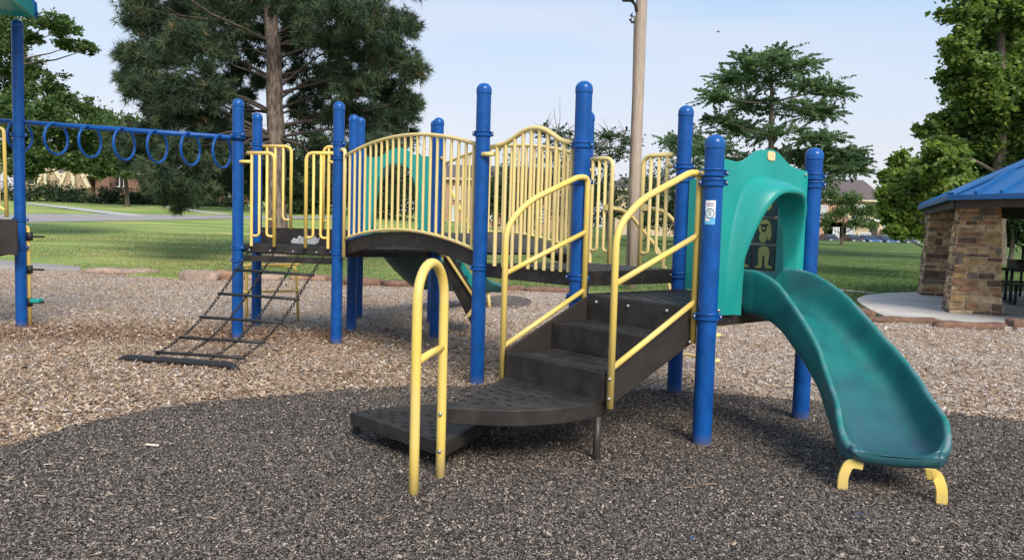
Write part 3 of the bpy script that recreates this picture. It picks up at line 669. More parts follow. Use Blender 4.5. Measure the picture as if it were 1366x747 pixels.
def front_slide():
    mid=(A+B)/2; o=-uu
    ctrl=[mid+o*.02,mid+o*.16,Vector((2.03,5.12)),Vector((2.165,4.76)),Vector((2.165,4.42)),Vector((2.115,4.17))]
    ctrl=[Vector((p.x,p.y,0)) for p in ctrl]; fine=curve_pts(ctrl,400); S0=[0]
    for p_,q_ in zip(fine,fine[1:]): S0.append(S0[-1]+(q_-p_).length)
    tot=S0[-1]; fs_=list(np.linspace(0,.86,38))+list(.86+.14*np.linspace(0,1,17)[1:]**.75); n=len(fs_); cl=[];zs=[];hs=[];ws=[];hd=[]
    for f in fs_:
        k=min(int(np.searchsorted(S0,f*tot)),398); cl.append(fine[k]); hd.append((fine[min(k+4,399)]-fine[max(k-4,0)]).xy.normalized())
        zs.append(float(np.interp(f,[0,.09,.2,.33,.5,.66,.78,.86,.93,1],[.93,.925,.875,.755,.56,.385,.28,.235,.225,.25])))
        hs.append(float(np.interp(f,[0,.1,.3,.6,.84,.90,.95,.98,1],[.235,.24,.23,.215,.215,.19,.12,.06,.02])))
        ws.append(.245*float(np.interp(f,[0,.78,.90,.95,.975,.99,1],[1,1.02,1.05,1.03,.99,.94,.86])))
    zs=np.array(zs); zs[2:-2]=np.convolve(zs,np.ones(5)/5,'valid')
    m=slide([c.xy for c in cl],hd,zs,hs,ws)
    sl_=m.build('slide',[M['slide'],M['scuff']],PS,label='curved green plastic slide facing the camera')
    ss=sl_.modifiers.new('sub','SUBSURF'); ss.levels=1; ss.render_levels=2
    e=cl[-4].xy; h=hd[-4]; lat=Vector((-h.y,h.x))
    for g_,sg in ((gnd(1123,657),-1),(gnd(1255,677),1)):
        a=v3(e+( (g_.xy-e).normalized())*.16,.165); 
        P=fillet([a,v3(g_.xy+(e-g_.xy).normalized()*.03,.175),v3(g_.xy,.10),v3(g_.xy,-.05)],.1,6)
        m=MB(); R=[]
        for i,p in enumerate(P):
            t_=(P[min(i+1,len(P)-1)]-P[max(i-1,0)]).normalized(); nn=V2(h); q=t_.cross(nn).normalized()
            R.append([p+nn*.012+q*.027,p-nn*.012+q*.027,p-nn*.012-q*.027,p+nn*.012-q*.027])
        m.grid(R,False,wrap=True); m.build('leg',M['yellow'],sl_,bevel=.004)
front_slide()
def hood(a,b,zbase,zleft,peak,zright,outdir,iw=1.0,dz=0.0):
    d=(b-a).normalized(); Lh=(b-a).length; o=outdir
    s0,s1=.075,Lh-.075; sc=(s0+s1)/2; hw=(s1-s0)/2
    def X(s,z,w): return v3(a+d*s+o*w,z)
    na=61; rowO=[];rowA=[];rowB=[];rowC=[];rowD=[];rowE=[];rowF=[];inn=[];back=[]
    for k in range(na):
        q=k/(na-1); ang=math.pi*(1-q)          # left bottom -> top -> right bottom
        c,s_=math.cos(ang),math.sin(ang)
        # outline of the plate
        f=abs(c)
        sx=sc+hw*max(-1,min(1,c*1.55)) ; 
        wave=float(np.interp((sx-s0)/(2*hw),[0,.14,.22,.28,.34,.40,.46,.53,.60,.66,.72,.78,.85,.93,1],[zleft,zleft-.012,zleft-.006,zleft+.014,zleft+.050,zleft+.088,peak-.012,peak,peak-.010,peak-.036,peak-.072,zright+.018,zright+.002,zright-.004,zright-.006]))
        if s_<.77: z_=zbase+(zleft-zbase)*(s_/.77)*1.0 if c<0 else zbase+(zright-zbase)*(s_/.77)
        else: z_=wave
        if s_<.77: sx=s0 if c<0 else s1
        rowO.append((sx,z_,0.0))
        def arch(hwid,ztop,zb_,pw=.62):
            cc=math.copysign(abs(c)**pw,c); ss=s_**.8
            return sc+hwid*cc, zb_+(ztop-zb_)*ss
        x,z=arch(.43,peak-dz-.115,zbase+.0); rowA.append((x,z,.0))
        x,z=arch(.41,peak-dz-.128,zbase+.0); rowB.append((x,z,.035*s_**1.4+.004))
        x,z=arch(.395,peak-dz-.152,zbase+.0); rowC.append((x,z,.115*s_**1.5+.006))
        x,z=arch(.365*iw,peak-dz-.19,zbase); rowD.append((x,z,.185*s_**1.35+.010))
        x,z=arch(.345*iw,peak-dz-.225,zbase); rowE.append((x,z,.205*s_**1.25+.012))
        x,z=arch(.33*iw,peak-dz-.238,zbase); rowF.append((x,z,.185*s_**1.25+.006))
        x,z=arch(.325*iw,peak-dz-.232,zbase); inn.append((x,z,.06)); back.append((x,z,-.03))
    rows=[[X(*p) for p in r] for r in (rowO,rowA)]
    m=MB(); m.grid(rows,True)
    rows=[[X(*p) for p in r] for r in (rowA,rowB,rowC,rowD,rowE,rowF,inn,back)]
    m.grid(rows,True)
    # edge thickness and back sheet
    bk=[X(p[0],p[1],-.03) for p in rowO]; m.grid([[X(*p) for p in rowO],bk],False); m.grid([bk,[X(*p) for p in back]],False)
    return m,X,sc
nrm_=-uu
m,X,sc=hood(A,B,.865,1.905,2.01,1.895,nrm_,1.0,.078)
hd1=m.build('slide_hood',M['teal'],PS,label='teal moulded hood framing the front slide entrance')
m=MB(); zc=1.962; cs=sc+.035; m.slab([X(cs+.045*math.copysign(abs(math.cos(q))**.5,math.cos(q)),zc+.032*math.copysign(abs(math.sin(q))**.5,math.sin(q)),.001) for q in np.linspace(0,2*math.pi,25)[:-1]],v3(nrm_,0)*.006); m.build('maker_plate',M['cream'],hd1)
m=MB()
for s_,z in ((.115,.90),(1.11,1.86)): bolt(X(s_,z,.004),hd1)
# teal panel with turning picture tiles between B and C
def game_panel():
    d=(C-B).normalized(); o=Vector((-d.y,d.x)); o=o if o.dot(A-B)>0 else -o; Lh=(C-B).length
    X=lambda s,z,w=0:v3(B+d*s+o*w,z)
    m=MB(); z0,z1=.93,1.86
    s0,s1,w0,w1=.08,Lh-.08,.26,Lh-.30
    for pl in ([X(s0,z0),X(w0,z0),X(w0,z1),X(s0,z1)],[X(w1,z0),X(s1,z0),X(s1,z1),X(w1,z1)],[X(w0,1.76),X(w1,1.76),X(w1,z1),X(w0,z1)],[X(w0,z0),X(w1,z0),X(w1,1.12),X(w0,1.12)]):
        m.slab(pl,v3(o,0)*.02)
    r=m.build('game_panel',M['teal'],PS)
    n=3; tw=(w1-w0)/n; th=(1.76-1.12)/3
    m=MB()
    for k in range(n+1): m.tube([X(w0+tw*k,1.11,.012),X(w0+tw*k,1.77,.012)],.006,6)
    for k in range(4): m.tube([X(w0,1.12+th*k,.012),X(w1,1.12+th*k,.012)],.006,6)
    m.build('axle_rods',M['bolt'],r)
    for i in range(n):
        for j in range(3):
            a,b,za,zb_=w0+tw*i+.008,w0+tw*(i+1)-.008,1.12+th*j+.008,1.12+th*(j+1)-.008
            m=MB(); m.slab([X(a,za,.002),X(b,za,.002),X(b,zb_,.002),X(a,zb_,.002)],v3(o,0)*.02); t_=m.build('picture_tile',M['darkgreen'],r,bevel=.003)
            ca,cz=(a+b)/2,(za+zb_)/2
            def blob(pts,mi,lift): 
                P=[X(ca+p[0]*tw,cz+p[1]*th,.023) for p in pts]; mm.slab(P,v3(o,0)*lift,mi)
            el=lambda cx,cy,rx_,ry_,n=14:[(cx+rx_*math.cos(q),cy+ry_*math.sin(q)) for q in np.linspace(0,2*math.pi,n+1)[:-1]]
            mm=MB()
            if j==1:
                blob(el(0,.12,.27,.30),0,.002); blob(el(.06,-.24,.17,.20),0,.0032); blob(el(-.2,-.1,.09,.24),0,.0026)
                blob(el(.04,.10,.10,.15),1,.0045); blob(el(.14,.22,.06,.04),1,.005); blob(el(-.08,.22,.07,.04),1,.0054); blob(el(.04,.10,.05,.06),0,.006)
            elif j==0:
                blob(el(0,.26,.24,.18),0,.002); blob([(-.25,.2),(-.04,.2),(-.06,-.3),(-.12,-.36),(-.36,-.38),(-.36,-.3),(-.2,-.24)],0,.003); blob([(.04,.2),(.25,.2),(.2,-.26),(.34,-.30),(.34,-.37),(.1,-.37),(.05,-.3)],0,.0034)
            else:
                blob(el(0,-.05,.25,.22),0,.002); blob(el(-.18,.2,.09,.12),0,.003); blob(el(.18,.2,.09,.12),0,.0034)
            mm.build('tile_print',[M['lime'],M['ink']],t_)
game_panel()
# far hood between L and M, far slide, far steps
zbk=zat((LL+MM)/2,330); o2=Vector((-(MM-LL).normalized().y,(MM-LL).normalized().x)); o2=o2 if o2.y>0 else -o2
zpk=zat((LL+MM)/2,197)
m,X2,_=hood(LL,MM,1.05,zpk-.13,zpk,zpk-.12,o2,1.12); m.build('slide_hood',M['teal'],PS,label='teal hood at the far end seen through the bridge railing')
def far_slide():
    mid=(LL+MM)/2; ctrl=[mid+o2*.02,mid+o2*.5,Vector((-1.35,12.35)),Vector((-1.05,13.1)),Vector((-.72,13.62)),Vector((-.36,13.85))]
    n=34; cl=curve_pts([V2(p) for p in ctrl],n); zs=np.interp(np.linspace(0,1,n),[0,.10,.46,.8,1],[1.13,1.03,.42,.34,.33]); hs=np.interp(np.linspace(0,1,n),[0,.8,1],[.24,.2,.06]); ws=[.33]*n
    hd=[(cl[min(i+1,n-1)]-cl[max(i-1,0)]).xy.normalized() for i in range(n)]
    o=slide([c.xy for c in cl],hd,zs,hs,ws,True).build('slide',[M['slide'],M['scuff'],M['darkgreen']],PS,label='green slide curving away behind the bridge')  # darker green underneath paints in the shade below the bridge
    m=MB(); e=cl[-3].xy+Vector((.02,-.24)); m.tube(fillet([v3(e+Vector((-.1,.1)),.33),v3(e+Vector((.03,0)),.32),v3(e+Vector((.08,-.03)),-.05)],.08),.03,8); m.build('leg',M['yellowpale'],o)
far_slide()
def far_steps():
    m=MB(); Yd=10.05
    for Y_,nm in ((10.05,0),(10.75,1)):
        P=[at(px,py,Y_) for px,py in ((591,338),(604,338),(634,395),(634,436),(628,432),(592,362))]
        m.slab(P,Vector((0,.03,0)))
        if nm==0: r=m.build('step_climber',M['dark'],PS); m=MB()
    m.build('side_panel',M['dark'],r)
    for k in range(4):
        a=at(600+8*k,345+20*k,10.1); mm=MB(); mm.box((a.x+.05,10.43,a.z-.06),(.2,.62,.05)); mm.build('step',M['darkgreen'],r)
    for (a,b,Y_) in (((593,337),(634,400),10.02),((600,250),(634,320),10.8)):
        mm=MB(); mm.tube([at(*a,Y_),at(*b,Y_)],.02,8); mm.build('crossbar',M['yellow'],r)
    mm=MB(); mm.slab([at(598,338,10.3),at(610,338,10.3),at(640,384,10.3),at(640,398,10.3)],Vector((0,.03,0))); mm.build('side_rail',M['teal'],r)
    mm=MB(); mm.slab([at(622,420,10.0),at(632,408,10.0),at(635,411,10.0),at(625,424,10.0)],Vector((0,.02,0))); mm.build('bracket',M['yellowpale'],r)
far_steps()
# ------------------------------------------------------------------ chain net climber
def net():
    r=thing('chain_net_climber',gnd(238,490),'black chain net climber slanting from the deck down to a curved ground bar','climbing net')
    pL,pR=gnd(166,483),gnd(311,494); d=(pR-pL).normalized()
    m=MB(); m.tube(fillet([pL-d*.10+Vector((0,-.03,-.05)),pL+Vector((0,0,.045)),pR+Vector((0,0,.045)),pR+d*.09+Vector((0,-.03,-.05))],.09),.036,12); m.build('ground_bar',M['black'],r)
    tops=[at(331,337,9.06),at(363.5,341,9.03),at(397,342,9.0),at(431,341,8.95)]
    bots=[gnd(207,478.5),gnd(244,481),gnd(281,485),gnd(313,490)]
    def pt(i,t):
        p=tops[i].lerp(bots[i]+Vector((0,0,.05)),t); p.z-=.20*math.sin(math.pi*t)**1.0*(.6+.4*t); return p
    lm=MB(); 
    for i in range(4):
        m=MB(); prev=pt(i,0); acc=0; pts=[pt(i,k/160) for k in range(161)]; step=.043; dist=0; nxt=0; par=0
        for a,b in zip(pts,pts[1:]):
            sl_=(b-a).length
            while nxt<=dist+sl_:
                c=a.lerp(b,(nxt-dist)/sl_); t_=(b-a).normalized(); s_=Vector((1,0,0)) if par%2 else t_.cross(Vector((1,0,0))).normalized()
                s_=(s_-t_*s_.dot(t_)).normalized(); hl,hw_=.027,.013
                loop=[c+t_*(hl*math.cos(q))*(1.0)+s_*(hw_*math.copysign(abs(math.sin(q))**.6,math.sin(q))) for q in np.linspace(0,2*math.pi,9)[:-1]]
                m.tube(loop,.0055,5,closed=True); nxt+=step; par+=1
            dist+=sl_
        m.build('chain',M['chain'],r)
    pxs=[(322,360),(303,392),(282,423),(254,450),(225,470)]
    for px,py in pxs:
        best=min((abs(proj(pt(0,t))[1]-py),t) for t in np.linspace(0,1,300))[1]
        best2=min((abs(proj(pt(3,t))[1]-(py+7)),t) for t in np.linspace(0,1,300))[1]
        m=MB(); a,b=pt(0,best),pt(3,best2); e_=(b-a).normalized(); m.tube([a-e_*.03,a.lerp(pt(1,best*.67+best2*.33),.0)*.0+a.lerp(b,.33),a.lerp(b,.66),b+e_*.03],.0165,8); m.build('rung',M['black'],r)
net()
# ------------------------------------------------------------------ overhead ring ladder
def rings():
    zc=zat(H_,182); r=thing('ring_ladder',(-4.6,9.5,zc),'blue overhead ladder beam with hanging rings between the roofed tower and the deck','ring ladder')
    a=v3(H_,zat(H_,184.5)); b=at(28,163.5,9.72); e_=(b-a).normalized(); b2=b+e_*1.0
    m=MB(); m.tube([a-e_*.0,b2],.031,12); m.build('beam',M['blue'],r)
    cr_=Vector((e_.x,e_.y,0)).normalized(); up=Vector((0,0,1)); side=cr_.cross(up)
    for px in (26,74.5,120,165.5,210,254,296):
        q=min(((abs(proj(a.lerp(b2,t))[0]-px)),t) for t in np.linspace(0,1,800))[1]; p=a.lerp(b2,q); R=.19
        loop=[p+up*(-R+.02+R*math.cos(t_))+side*(R*math.sin(t_)) for t_ in np.linspace(0,2*math.pi,33)[:-1]]
        m=MB(); m.tube(loop,.0165,8,closed=True); m.build('ring',M['blue'],r)
    m=MB(); 
    for k in (.09,.17): m.lathe(a+e_*k*0+Vector((0,0,0)),[(.064,-.03),(.08,-.03),(.08,.03),(.064,.03)],20)
    m.build('clamp',M['blue'],r)
rings()
# ------------------------------------------------------------------ left tower
def tower():
    r=thing('roofed_tower',(-6.6,9.2,0),'blue post play tower under a teal and blue roof at the left edge','play tower')
    make_post(T,zat(T,26),(180,293,330),r,.2)
    # other corner post, outside the frame
    e1=Vector((-.97,.22)); e2=Vector((-.30,-.95))
    for p in (T+e1*1.2,T+e2*1.2,T+(e1+e2)*1.2): make_post(p,2.9,(293,),r,.2)
    q=[T+Vector((.05,0)),T+e1*1.2,T+(e1+e2)*1.2,T+e2*1.2]; c=sum(q,Vector((0,0)))/4
    m=MB(); m.prism([tuple(p.lerp(c,.04)) for p in q],1.03,1.12); m.build('deck',M['dark'],r,bevel=.005)
    m=MB(); a,b=at(-20,341,9.3),at(20,333,9.55); m.box((a+b)/2,((b-a).length,.03,.09),((b-a).normalized(),Vector((0,1,0)),Vector((0,0,1)))); m.build('beam',M['dark'],r)
    m=MB(); a=at(2,292,9.3);b=at(5,340,9.3); m.box((a+b)/2,(.35,.03,.42)); m.build('support_plate',M['brown'],r)
    # roof
    zc=zat(T,26); corner=at(47,21,9.62); u1=Vector((.30,-.95)).normalized(); u2=Vector((-.95,-.30))
    c3=lambda a,b,z:v3(corner.xy+u1*a+u2*b,z); z0=corner.z-.03; z1=z0+.16; S_=1.75
    ap=c3(S_/2,S_/2,z0+.95); k=[c3(0,0,z0),c3(S_,0,z0),c3(S_,S_,z0),c3(0,S_,z0)]; k1=[p+Vector((0,0,z1-z0)) for p in k]
    m=MB()
    for i in range(4):
        a,b=i,(i+1)%4; m.add([k[a],k[b],k1[b],k1[a]],[(0,1,2,3)]); m.add([k1[a],k1[b],ap],[(0,1,2)])
    m.add([p.lerp(v3(ap.xy,z0),.1)+Vector((0,0,.04)) for p in k],[(3,2,1,0)]); 
    ki=[p.lerp(v3(ap.xy,z0),.1)+Vector((0,0,.04)) for p in k]
    for i in range(4): m.add([k[i],k[(i+1)%4],ki[(i+1)%4],ki[i]],[(3,2,1,0)])
    rf=m.build('roof',M['teal'],r)
    for i in range(4):
        m=MB(); m.tube([k[i],k1[i],ap],.03,8); m.build('hip_trim',M['blue'],rf)
    # yellow guard rail piece
    m=MB(); m.tube(fillet([at(-25,172,9.45),at(5,171,9.45),at(9,290,9.45)],.06),.021,10); g_=m.build('guard_rail',M['yellow'],r)
    m=MB(); m.tube(fillet([at(-3,172,9.45),at(-1,277,9.45),at(9,281,9.45)],.06),.017,8); m.build('bent_bar',M['yellow'],g_)
    # peg pole
    m=MB(); b=at(40,428,9.65); m.tube(fillet([at(30,303,9.6),at(37.5,303,9.65),v3(b.xy,-.05)],.07),.021,10); pp=m.build('peg_pole',M['yellow'],r)
    for k_,py in enumerate((315.5,359.5,403)):
        m=MB(); p=at(39.5,py,9.65); m.lathe(p,[(.022,-.05),(.036,-.05),(.036,.05),(.022,.05)],10); m.box(p+Vector((.10,0,0)),(.14,.05,.022)); m.build('peg',M['black'],pp)
    m=MB(); p=at(48.5,401,9.64); m.box(p,(.11,.1,.05)); m.build('foot_peg',M['teal'],pp,bevel=.012)
tower()
# ------------------------------------------------------------------ utility pole
def pole():
    b=gnd(841,388); r=thing('utility_pole',b,'weathered wooden utility pole rising behind the play structure','utility pole')
    m=MB(); zt_=11; m.tube([v3(b.xy,-.2),v3(b.xy,3),v3(b.xy,7),v3(b.xy,zt_)],[.145,.138,.128,.118],18); m.build('pole',M['pole'],r)
    Y=b.y; m=MB(); a=at(849,16,Y-.13)
    m.tube(fillet([a,at(848,8,Y-.2),at(843,1,Y-.25),at(834,-1,Y-.25),at(828,-2,Y-.25)],.15),.035,8); ar=m.build('lamp_arm',M['black'],r)
    m=MB(); m.box(at(838,-.5,Y-.25),(.26,.16,.09)); m.build('lamp_head',M['black'],ar,bevel=.02)
    m=MB(); m.tube([at(846.5,22,Y-.14),at(844.5,120,Y-.14),at(840.5,260,Y-.14),at(838,380,Y-.14)],.018,6); m.build('conduit',M['bark2'],r)
    m=MB()
    for px,py in ((841,27),(842.5,21.5),(843,30),(845.5,30)): m.lathe(at(px,py,Y-.15),[(0,-.03),(.03,-.02),(.03,.02),(0,.03)],8)
    m.tube([at(841,20,Y-.15),at(845,17,Y-.15)],.008,5); m.tube([at(841,26,Y-.15),at(846,22,Y-.15)],.008,5); m.build('insulators',M['black'],r)
pole()
def tg(px,py):
    """pixel -> point on the lawn"""
    lo,hi=8.0,400.0; d=ray(px,py); o=Vector((0,0,CH)); prev=None
    for Y in np.geomspace(8,400,600):
        P=o+d*(Y/d.y)
        if P.z<float(terrain(P.x,P.y))+.02: return Vector((P.x,P.y,float(terrain(P.x,P.y))))
    return o+d*(300/d.y)
def gz(x,y): return float(terrain(x,y))
def strip(name,near,far,mname,lift,n=30,**kw):
    def samp(pl,t):
        k=t*(len(pl)-1); i=min(int(k),len(pl)-2); return pl[i].lerp(pl[i+1],k-i)
    a=[tg(*p) for p in near]; b=[tg(*p) for p in far]; rows=[]
    for i in range(n+1):
        p,q=samp(a,i/n),samp(b,i/n); rows.append([Vector((r.x,r.y,gz(r.x,r.y)+lift)) for r in [p.lerp(q,k/4) for k in range(5)]])
    m=MB(); m.grid(rows); return m.build(name,M[mname],kind='structure',**kw)
strip('road',[(-60,301),(60,297),(150,295.5),(310,292.5),(460,293)],[(-60,287),(60,286.3),(150,286.5),(310,288.6),(460,290)],'road',.05)
strip('driveway',[(195,288),(150,283.5),(100,277.5),(40,271.5)],[(178,289),(130,285),(85,279),(32,272.5)],'path',.06)
strip('front_path',[(312,287),(280,283.5),(250,279.5),(225,276.5)],[(296,287.6),(262,283.5),(238,279.5),(214,277)],'path',.06)
strip('park_path',[(1060,384),(1110,388),(1150,391.5),(1168,393)],[(1060,381.5),(1110,385.5),(1150,389.5),(1168,391.5)],'concrete',.035)
# ---- concrete kerb slab at the left
m=MB(); kp=[gnd(-60,346),gnd(0,343),gnd(60,350),gnd(108,357.5),gnd(108,363),gnd(60,361),gnd(0,359),gnd(-60,358)]
m.prism([tuple(p.xy) for p in kp],-.05,.08); m.build('concrete_kerb',M['road'],bevel=.02,label='pale concrete kerb slab at the left end of the playground edge',cat='kerb')
def rock(name_px,w_m,d_m,h_m,mname,label,seed,group='rough stones edging the playground',rot=0):
    px,py=name_px; c=gnd(px,py); rr=random.Random(seed); nu,nv=26,9; rows=[]
    ph=[rr.uniform(0,6.28) for _ in range(8)]
    for j in range(nv+1):
        v=-math.pi/2+math.pi*j/nv; row=[]
        for i in range(nu):
            u=2*math.pi*i/nu; e=lambda x,p:math.copysign(abs(x)**p,x)
            x=e(math.cos(v),.45)*e(math.cos(u),.5); y=e(math.cos(v),.45)*e(math.sin(u),.55); z=e(math.sin(v),.6)
            k=1+.07*math.sin(5*u+ph[0])+.05*math.sin(9*u+ph[1]+3*v)+.05*math.sin(7*v+ph[2]+2*u)
            zz=z*(1+.14*math.sin(x*6+ph[3])+.09*math.sin(x*13+ph[4]+y*4))
            X_=x*k*w_m/2; Y_=y*k*d_m/2; row.append((c.x+X_*math.cos(rot)-Y_*math.sin(rot),c.y+d_m/2+X_*math.sin(rot)+Y_*math.cos(rot),h_m*(.34+.56*zz)))
        rows.append(row)
    m=MB(); m.grid(rows,True,wrap=True); return m.build('edging_stone',M[mname],label=label,cat='stone',group=group)
RK=[(155,366,1.75,.5,.15,'rockgrey','long low sandstone slab beside the end of the concrete kerb',.0),(262,375,.85,.5,.25,'rockgrey','rounded pale sandstone just left of the net climber posts',0),(300,374,.75,.5,.24,'rock','pink sandstone half hidden behind the blue post above the net',0),
 (350,374,.9,.4,.14,'rockgrey','flat stone seen beneath the net climber deck',0),(410,375,.95,.4,.16,'rock','pink edging stone seen beneath the deck beside the far ladder loop',0),(482,381,.9,.4,.17,'rockred','red brown stone edging seen left under the arched bridge',0),(540,383,1.0,.4,.15,'rockred','red brown stone edging behind the far slide',0),
 (668,388,1.1,.35,.12,'rockred','low red stone edging behind the oval rubber mat',0),(735,390,1.2,.35,.12,'rockred','low red stone edging seen between the step handrails',0),(1100,418,.8,.3,.14,'rockred','dark red stone edging hidden by the slide flank',-.25),
 (1153,425,.42,.3,.17,'rockred','short tilted red stone at the tip of the pavilion slab',-.7),(1209,431.5,1.28,.28,.10,'rockred','long red brown stone slab along the left front of the pavilion slab',-.03),(1306,439,1.30,.28,.105,'rockred','long brown stone slab in front of the near stone column',-.05),(1366,442,.32,.3,.2,'rockred','small round brown stone at the right edge of the photo',0)]
for i,(px,py,w_,d_,h_,mn,lb,ro) in enumerate(RK): rock((px,py),w_,d_,h_,mn,lb,100+i,rot=ro)
# ---- pavilion
def pavilion():
    c1=gnd(1298,423); c2=gnd(1251,398); r=thing('picnic_pavilion',(c1.x+2,c1.y+2,0),'picnic pavilion with stone columns and a blue metal roof','pavilion')
    outl=[(1380,391.5),(1300,391.5),(1230,392.5),(1180,394),(1155,397),(1144,401),(1143,403.5),(1147,408),(1156,414),(1168,421),(1180,425.5),(1260,432.5),(1366,442.5),(1420,447)]
    pl=[gnd(*p).xy for p in outl]+[Vector((17,14)),Vector((17,22))]
    m=MB(); m.prism([tuple(p) for p in pl],-.08,.06); m.build('slab',M['concrete'],r)
    ed=(c2-c1).xy.normalized(); fd=Vector((ed.y,-ed.x))  # fd: to the right
    def column(c,wb,wt,h,visible,seed):
        rr=random.Random(seed); z0=.05
        def fp(face,u_,v_,off):
            hw=(wb+(wt-wb)*v_)/2; z=z0+h*v_
            ax={0:(fd,-ed),1:(-ed,-fd),2:(-fd,ed),3:(ed,fd)}[face]
            p=c.xy+ax[1]*(hw+off)+ax[0]*(u_*hw); return v3(p,z)
        m=MB(); b=[fp(0,-1,0,-.02),fp(0,1,0,-.02),fp(2,-1,0,-.02),fp(2,1,0,-.02)]; t_=[fp(0,-1,1,-.02),fp(0,1,1,-.02),fp(2,-1,1,-.02),fp(2,1,1,-.02)]
        m.add(b+t_,[(0,1,5,4),(1,2,6,5),(2,3,7,6),(3,0,4,7),(4,5,6,7)]); o=m.build('column',M['mortar'],r)
        rest=MB()
        zs=[0]
        while zs[-1]<h-.04: zs.append(min(h,zs[-1]+rr.choice([.06,.08,.10,.11,.13,.155])))
        if zs[-1]-zs[-2]<.05: zs.pop(-2)
        for face in range(4):
            for a,b_ in zip(zs,zs[1:]):
                u0=-1.0
                while u0<.98:
                    wd=rr.choice([.3,.45,.58,.72,.9,1.1]); u1=u0+wd
                    if u1>.8: u1=1.0
                    spl=(b_-a)>.125 and rr.random()<.25
                    for (za,zb_) in (((a,(a+b_)/2),((a+b_)/2,b_)) if spl else ((a,b_),)):
                        gu=.022/(wb/2)/2*1.2; gv=.011; lo,hi=u0+gu*(u0>-.99)-(.02 if u0<-.99 else 0),u1-gu*(u1<.99)+(.02 if u1>.99 else 0)
                        v0,v1=(za+gv)/h,(zb_-gv)/h; pr=rr.uniform(.006,.026); j=lambda:rr.uniform(-.012,.012)
                        q=[(lo+j(),v0+j()*.3),(hi+j(),v0+j()*.3),(hi+j(),v1+j()*.3),(lo+j(),v1+j()*.3)]
                        back=[fp(face,u_,v_,-.03) for u_,v_ in q]; fr=[fp(face,u_*.985+.015*(lo+hi)/2,v_,pr+rr.uniform(-.004,.004)) for u_,v_ in q]
                        ss=MB() if face in visible else rest
                        ss.add(back+fr,[(4,5,6,7),(0,1,5,4),(1,2,6,5),(2,3,7,6),(3,0,4,7)],False,0)
                        if face in visible: ss.build('stone',rr.choices(STONES,[2.8,2.6,1.9,2.3,2.0,1.4])[0],o,bevel=.006)
                    u0=u1
        rest.build('hidden_stones',STONES[0],o,kind='stuff')
    column(v3(c1.xy+ed*.38+fd*.02,0),.84,.60,2.13,(0,1),3); column(v3(c2.xy+ed*.38+fd*.05,0),.80,.60,2.15,(0,1),8)
    # roof
    P1=at(1268,261,14.3); P0=at(1228,277.5,19.6); ze=(P1.z+P0.z)/2; P1=v3(P1.xy,ze); P0=v3(P0.xy,ze)
    e0=(P0-P1); s=e0.length; a0=math.atan2(e0.y,e0.x)
    pts=[P0,P1]; ang=a0+math.pi
    cur=P1; d=(P1-P0).normalized(); th=math.radians(45)
    for k in range(6):
        d=Matrix.Rotation(th,3,'Z')@d; cur=cur+d*s; pts.append(cur)
    cen=sum(pts,Vector((0,0,0)))/8
    # apex height so that the near hip passes the right border at y=220
    lo,hi=ze,ze+9
    for _ in range(40):
        mid=(lo+hi)/2; ap=v3(cen.xy,mid)
        yy=None
        for t in np.linspace(0,1,400):
            q=proj(P1.lerp(ap,t))
            if q[0]>=1366: yy=q[1];break
        if yy is None or yy<220: hi=mid
        else: lo=mid
    ap=v3(cen.xy,mid); rf=None
    rm_=MB()
    for i in range(8):
        a,b=pts[i],pts[(i+1)%8]; e=(b-a).normalized(); mi=(a+b)/2; up=(ap-mid_(a,b)); Hs=up.length; upn=up.normalized(); nrm=e.cross(upn).normalized(); nrm=nrm if nrm.z>0 else -nrm
        npn=12; ln=(b-a).length
        mx=lambda s_:Hs*(1-abs(2*s_/ln-1))
        for k in range(npn):
            s0,s1=ln*k/npn,ln*(k+1)/npn
            poly=[a+e*s0,a+e*s1,a+e*s1+upn*mx(s1)]+([a+e*(ln/2)+upn*Hs] if s0<ln/2-1e-3<s1-2e-3 and s1>ln/2+1e-3 else [])+([a+e*s0+upn*mx(s0)] if mx(s0)>.01 else [])
            pm=MB(); pm.slab(poly,nrm*.02); po=pm.build('roof_panel',M['roofblue'],r)
            if k and mx(s0)>.1:
                sm_=MB(); c=a+e*s0+upn*(mx(s0)/2-.02)+nrm*.045; sm_.box(c,(.045,mx(s0)-.12,.06),(e,upn,nrm)); sm_.build('standing_seam',M['roofblue'],po)
        hp=MB(); hv=(ap-a); hn=hv.normalized(); sd_=hn.cross(Vector((0,0,1))).normalized(); hp.box((a+ap)/2+Vector((0,0,.05)),(.22,hv.length,.05),(sd_,hn,sd_.cross(hn).normalized())); hp.build('hip_cap',M['roofblue'],r)
        f=MB(); nn=Vector((e.y,-e.x,0)); nn=nn if nn.dot(mi-cen)>0 else -nn
        f.box(mi+nn*.03+Vector((0,0,-.02)),(ln+.04,.06,.10),(e,nn,Vector((0,0,1)))); f.build('fascia',M['roofblue'],r,bevel=.01)
        g2=MB(); g2.box(mi-nn*.12+Vector((0,0,-.13)),(ln-.15,.12,.14),(e,nn,Vector((0,0,1)))); g2.build('eave_board',M['soffit'],r)
    m=MB(); m.add([p-Vector((0,0,.05)) for p in pts]+[ap-Vector((0,0,.12))],[(i,(i+1)%8,8) for i in range(8)]); m.build('soffit',M['soffit'],r)
    m=MB(); 
    for p,q in ((c1.xy+ed*.4,c2.xy+ed*.4),): m.box(v3((p+q)/2,2.235),((q-p).length+1.2,.25,.16),(V2(ed),V2(fd),Vector((0,0,1))))
    m.build('beam',M['soffit'],r)
    return ed,fd
def mid_(a,b): return (a+b)/2
ed,fd=pavilion()
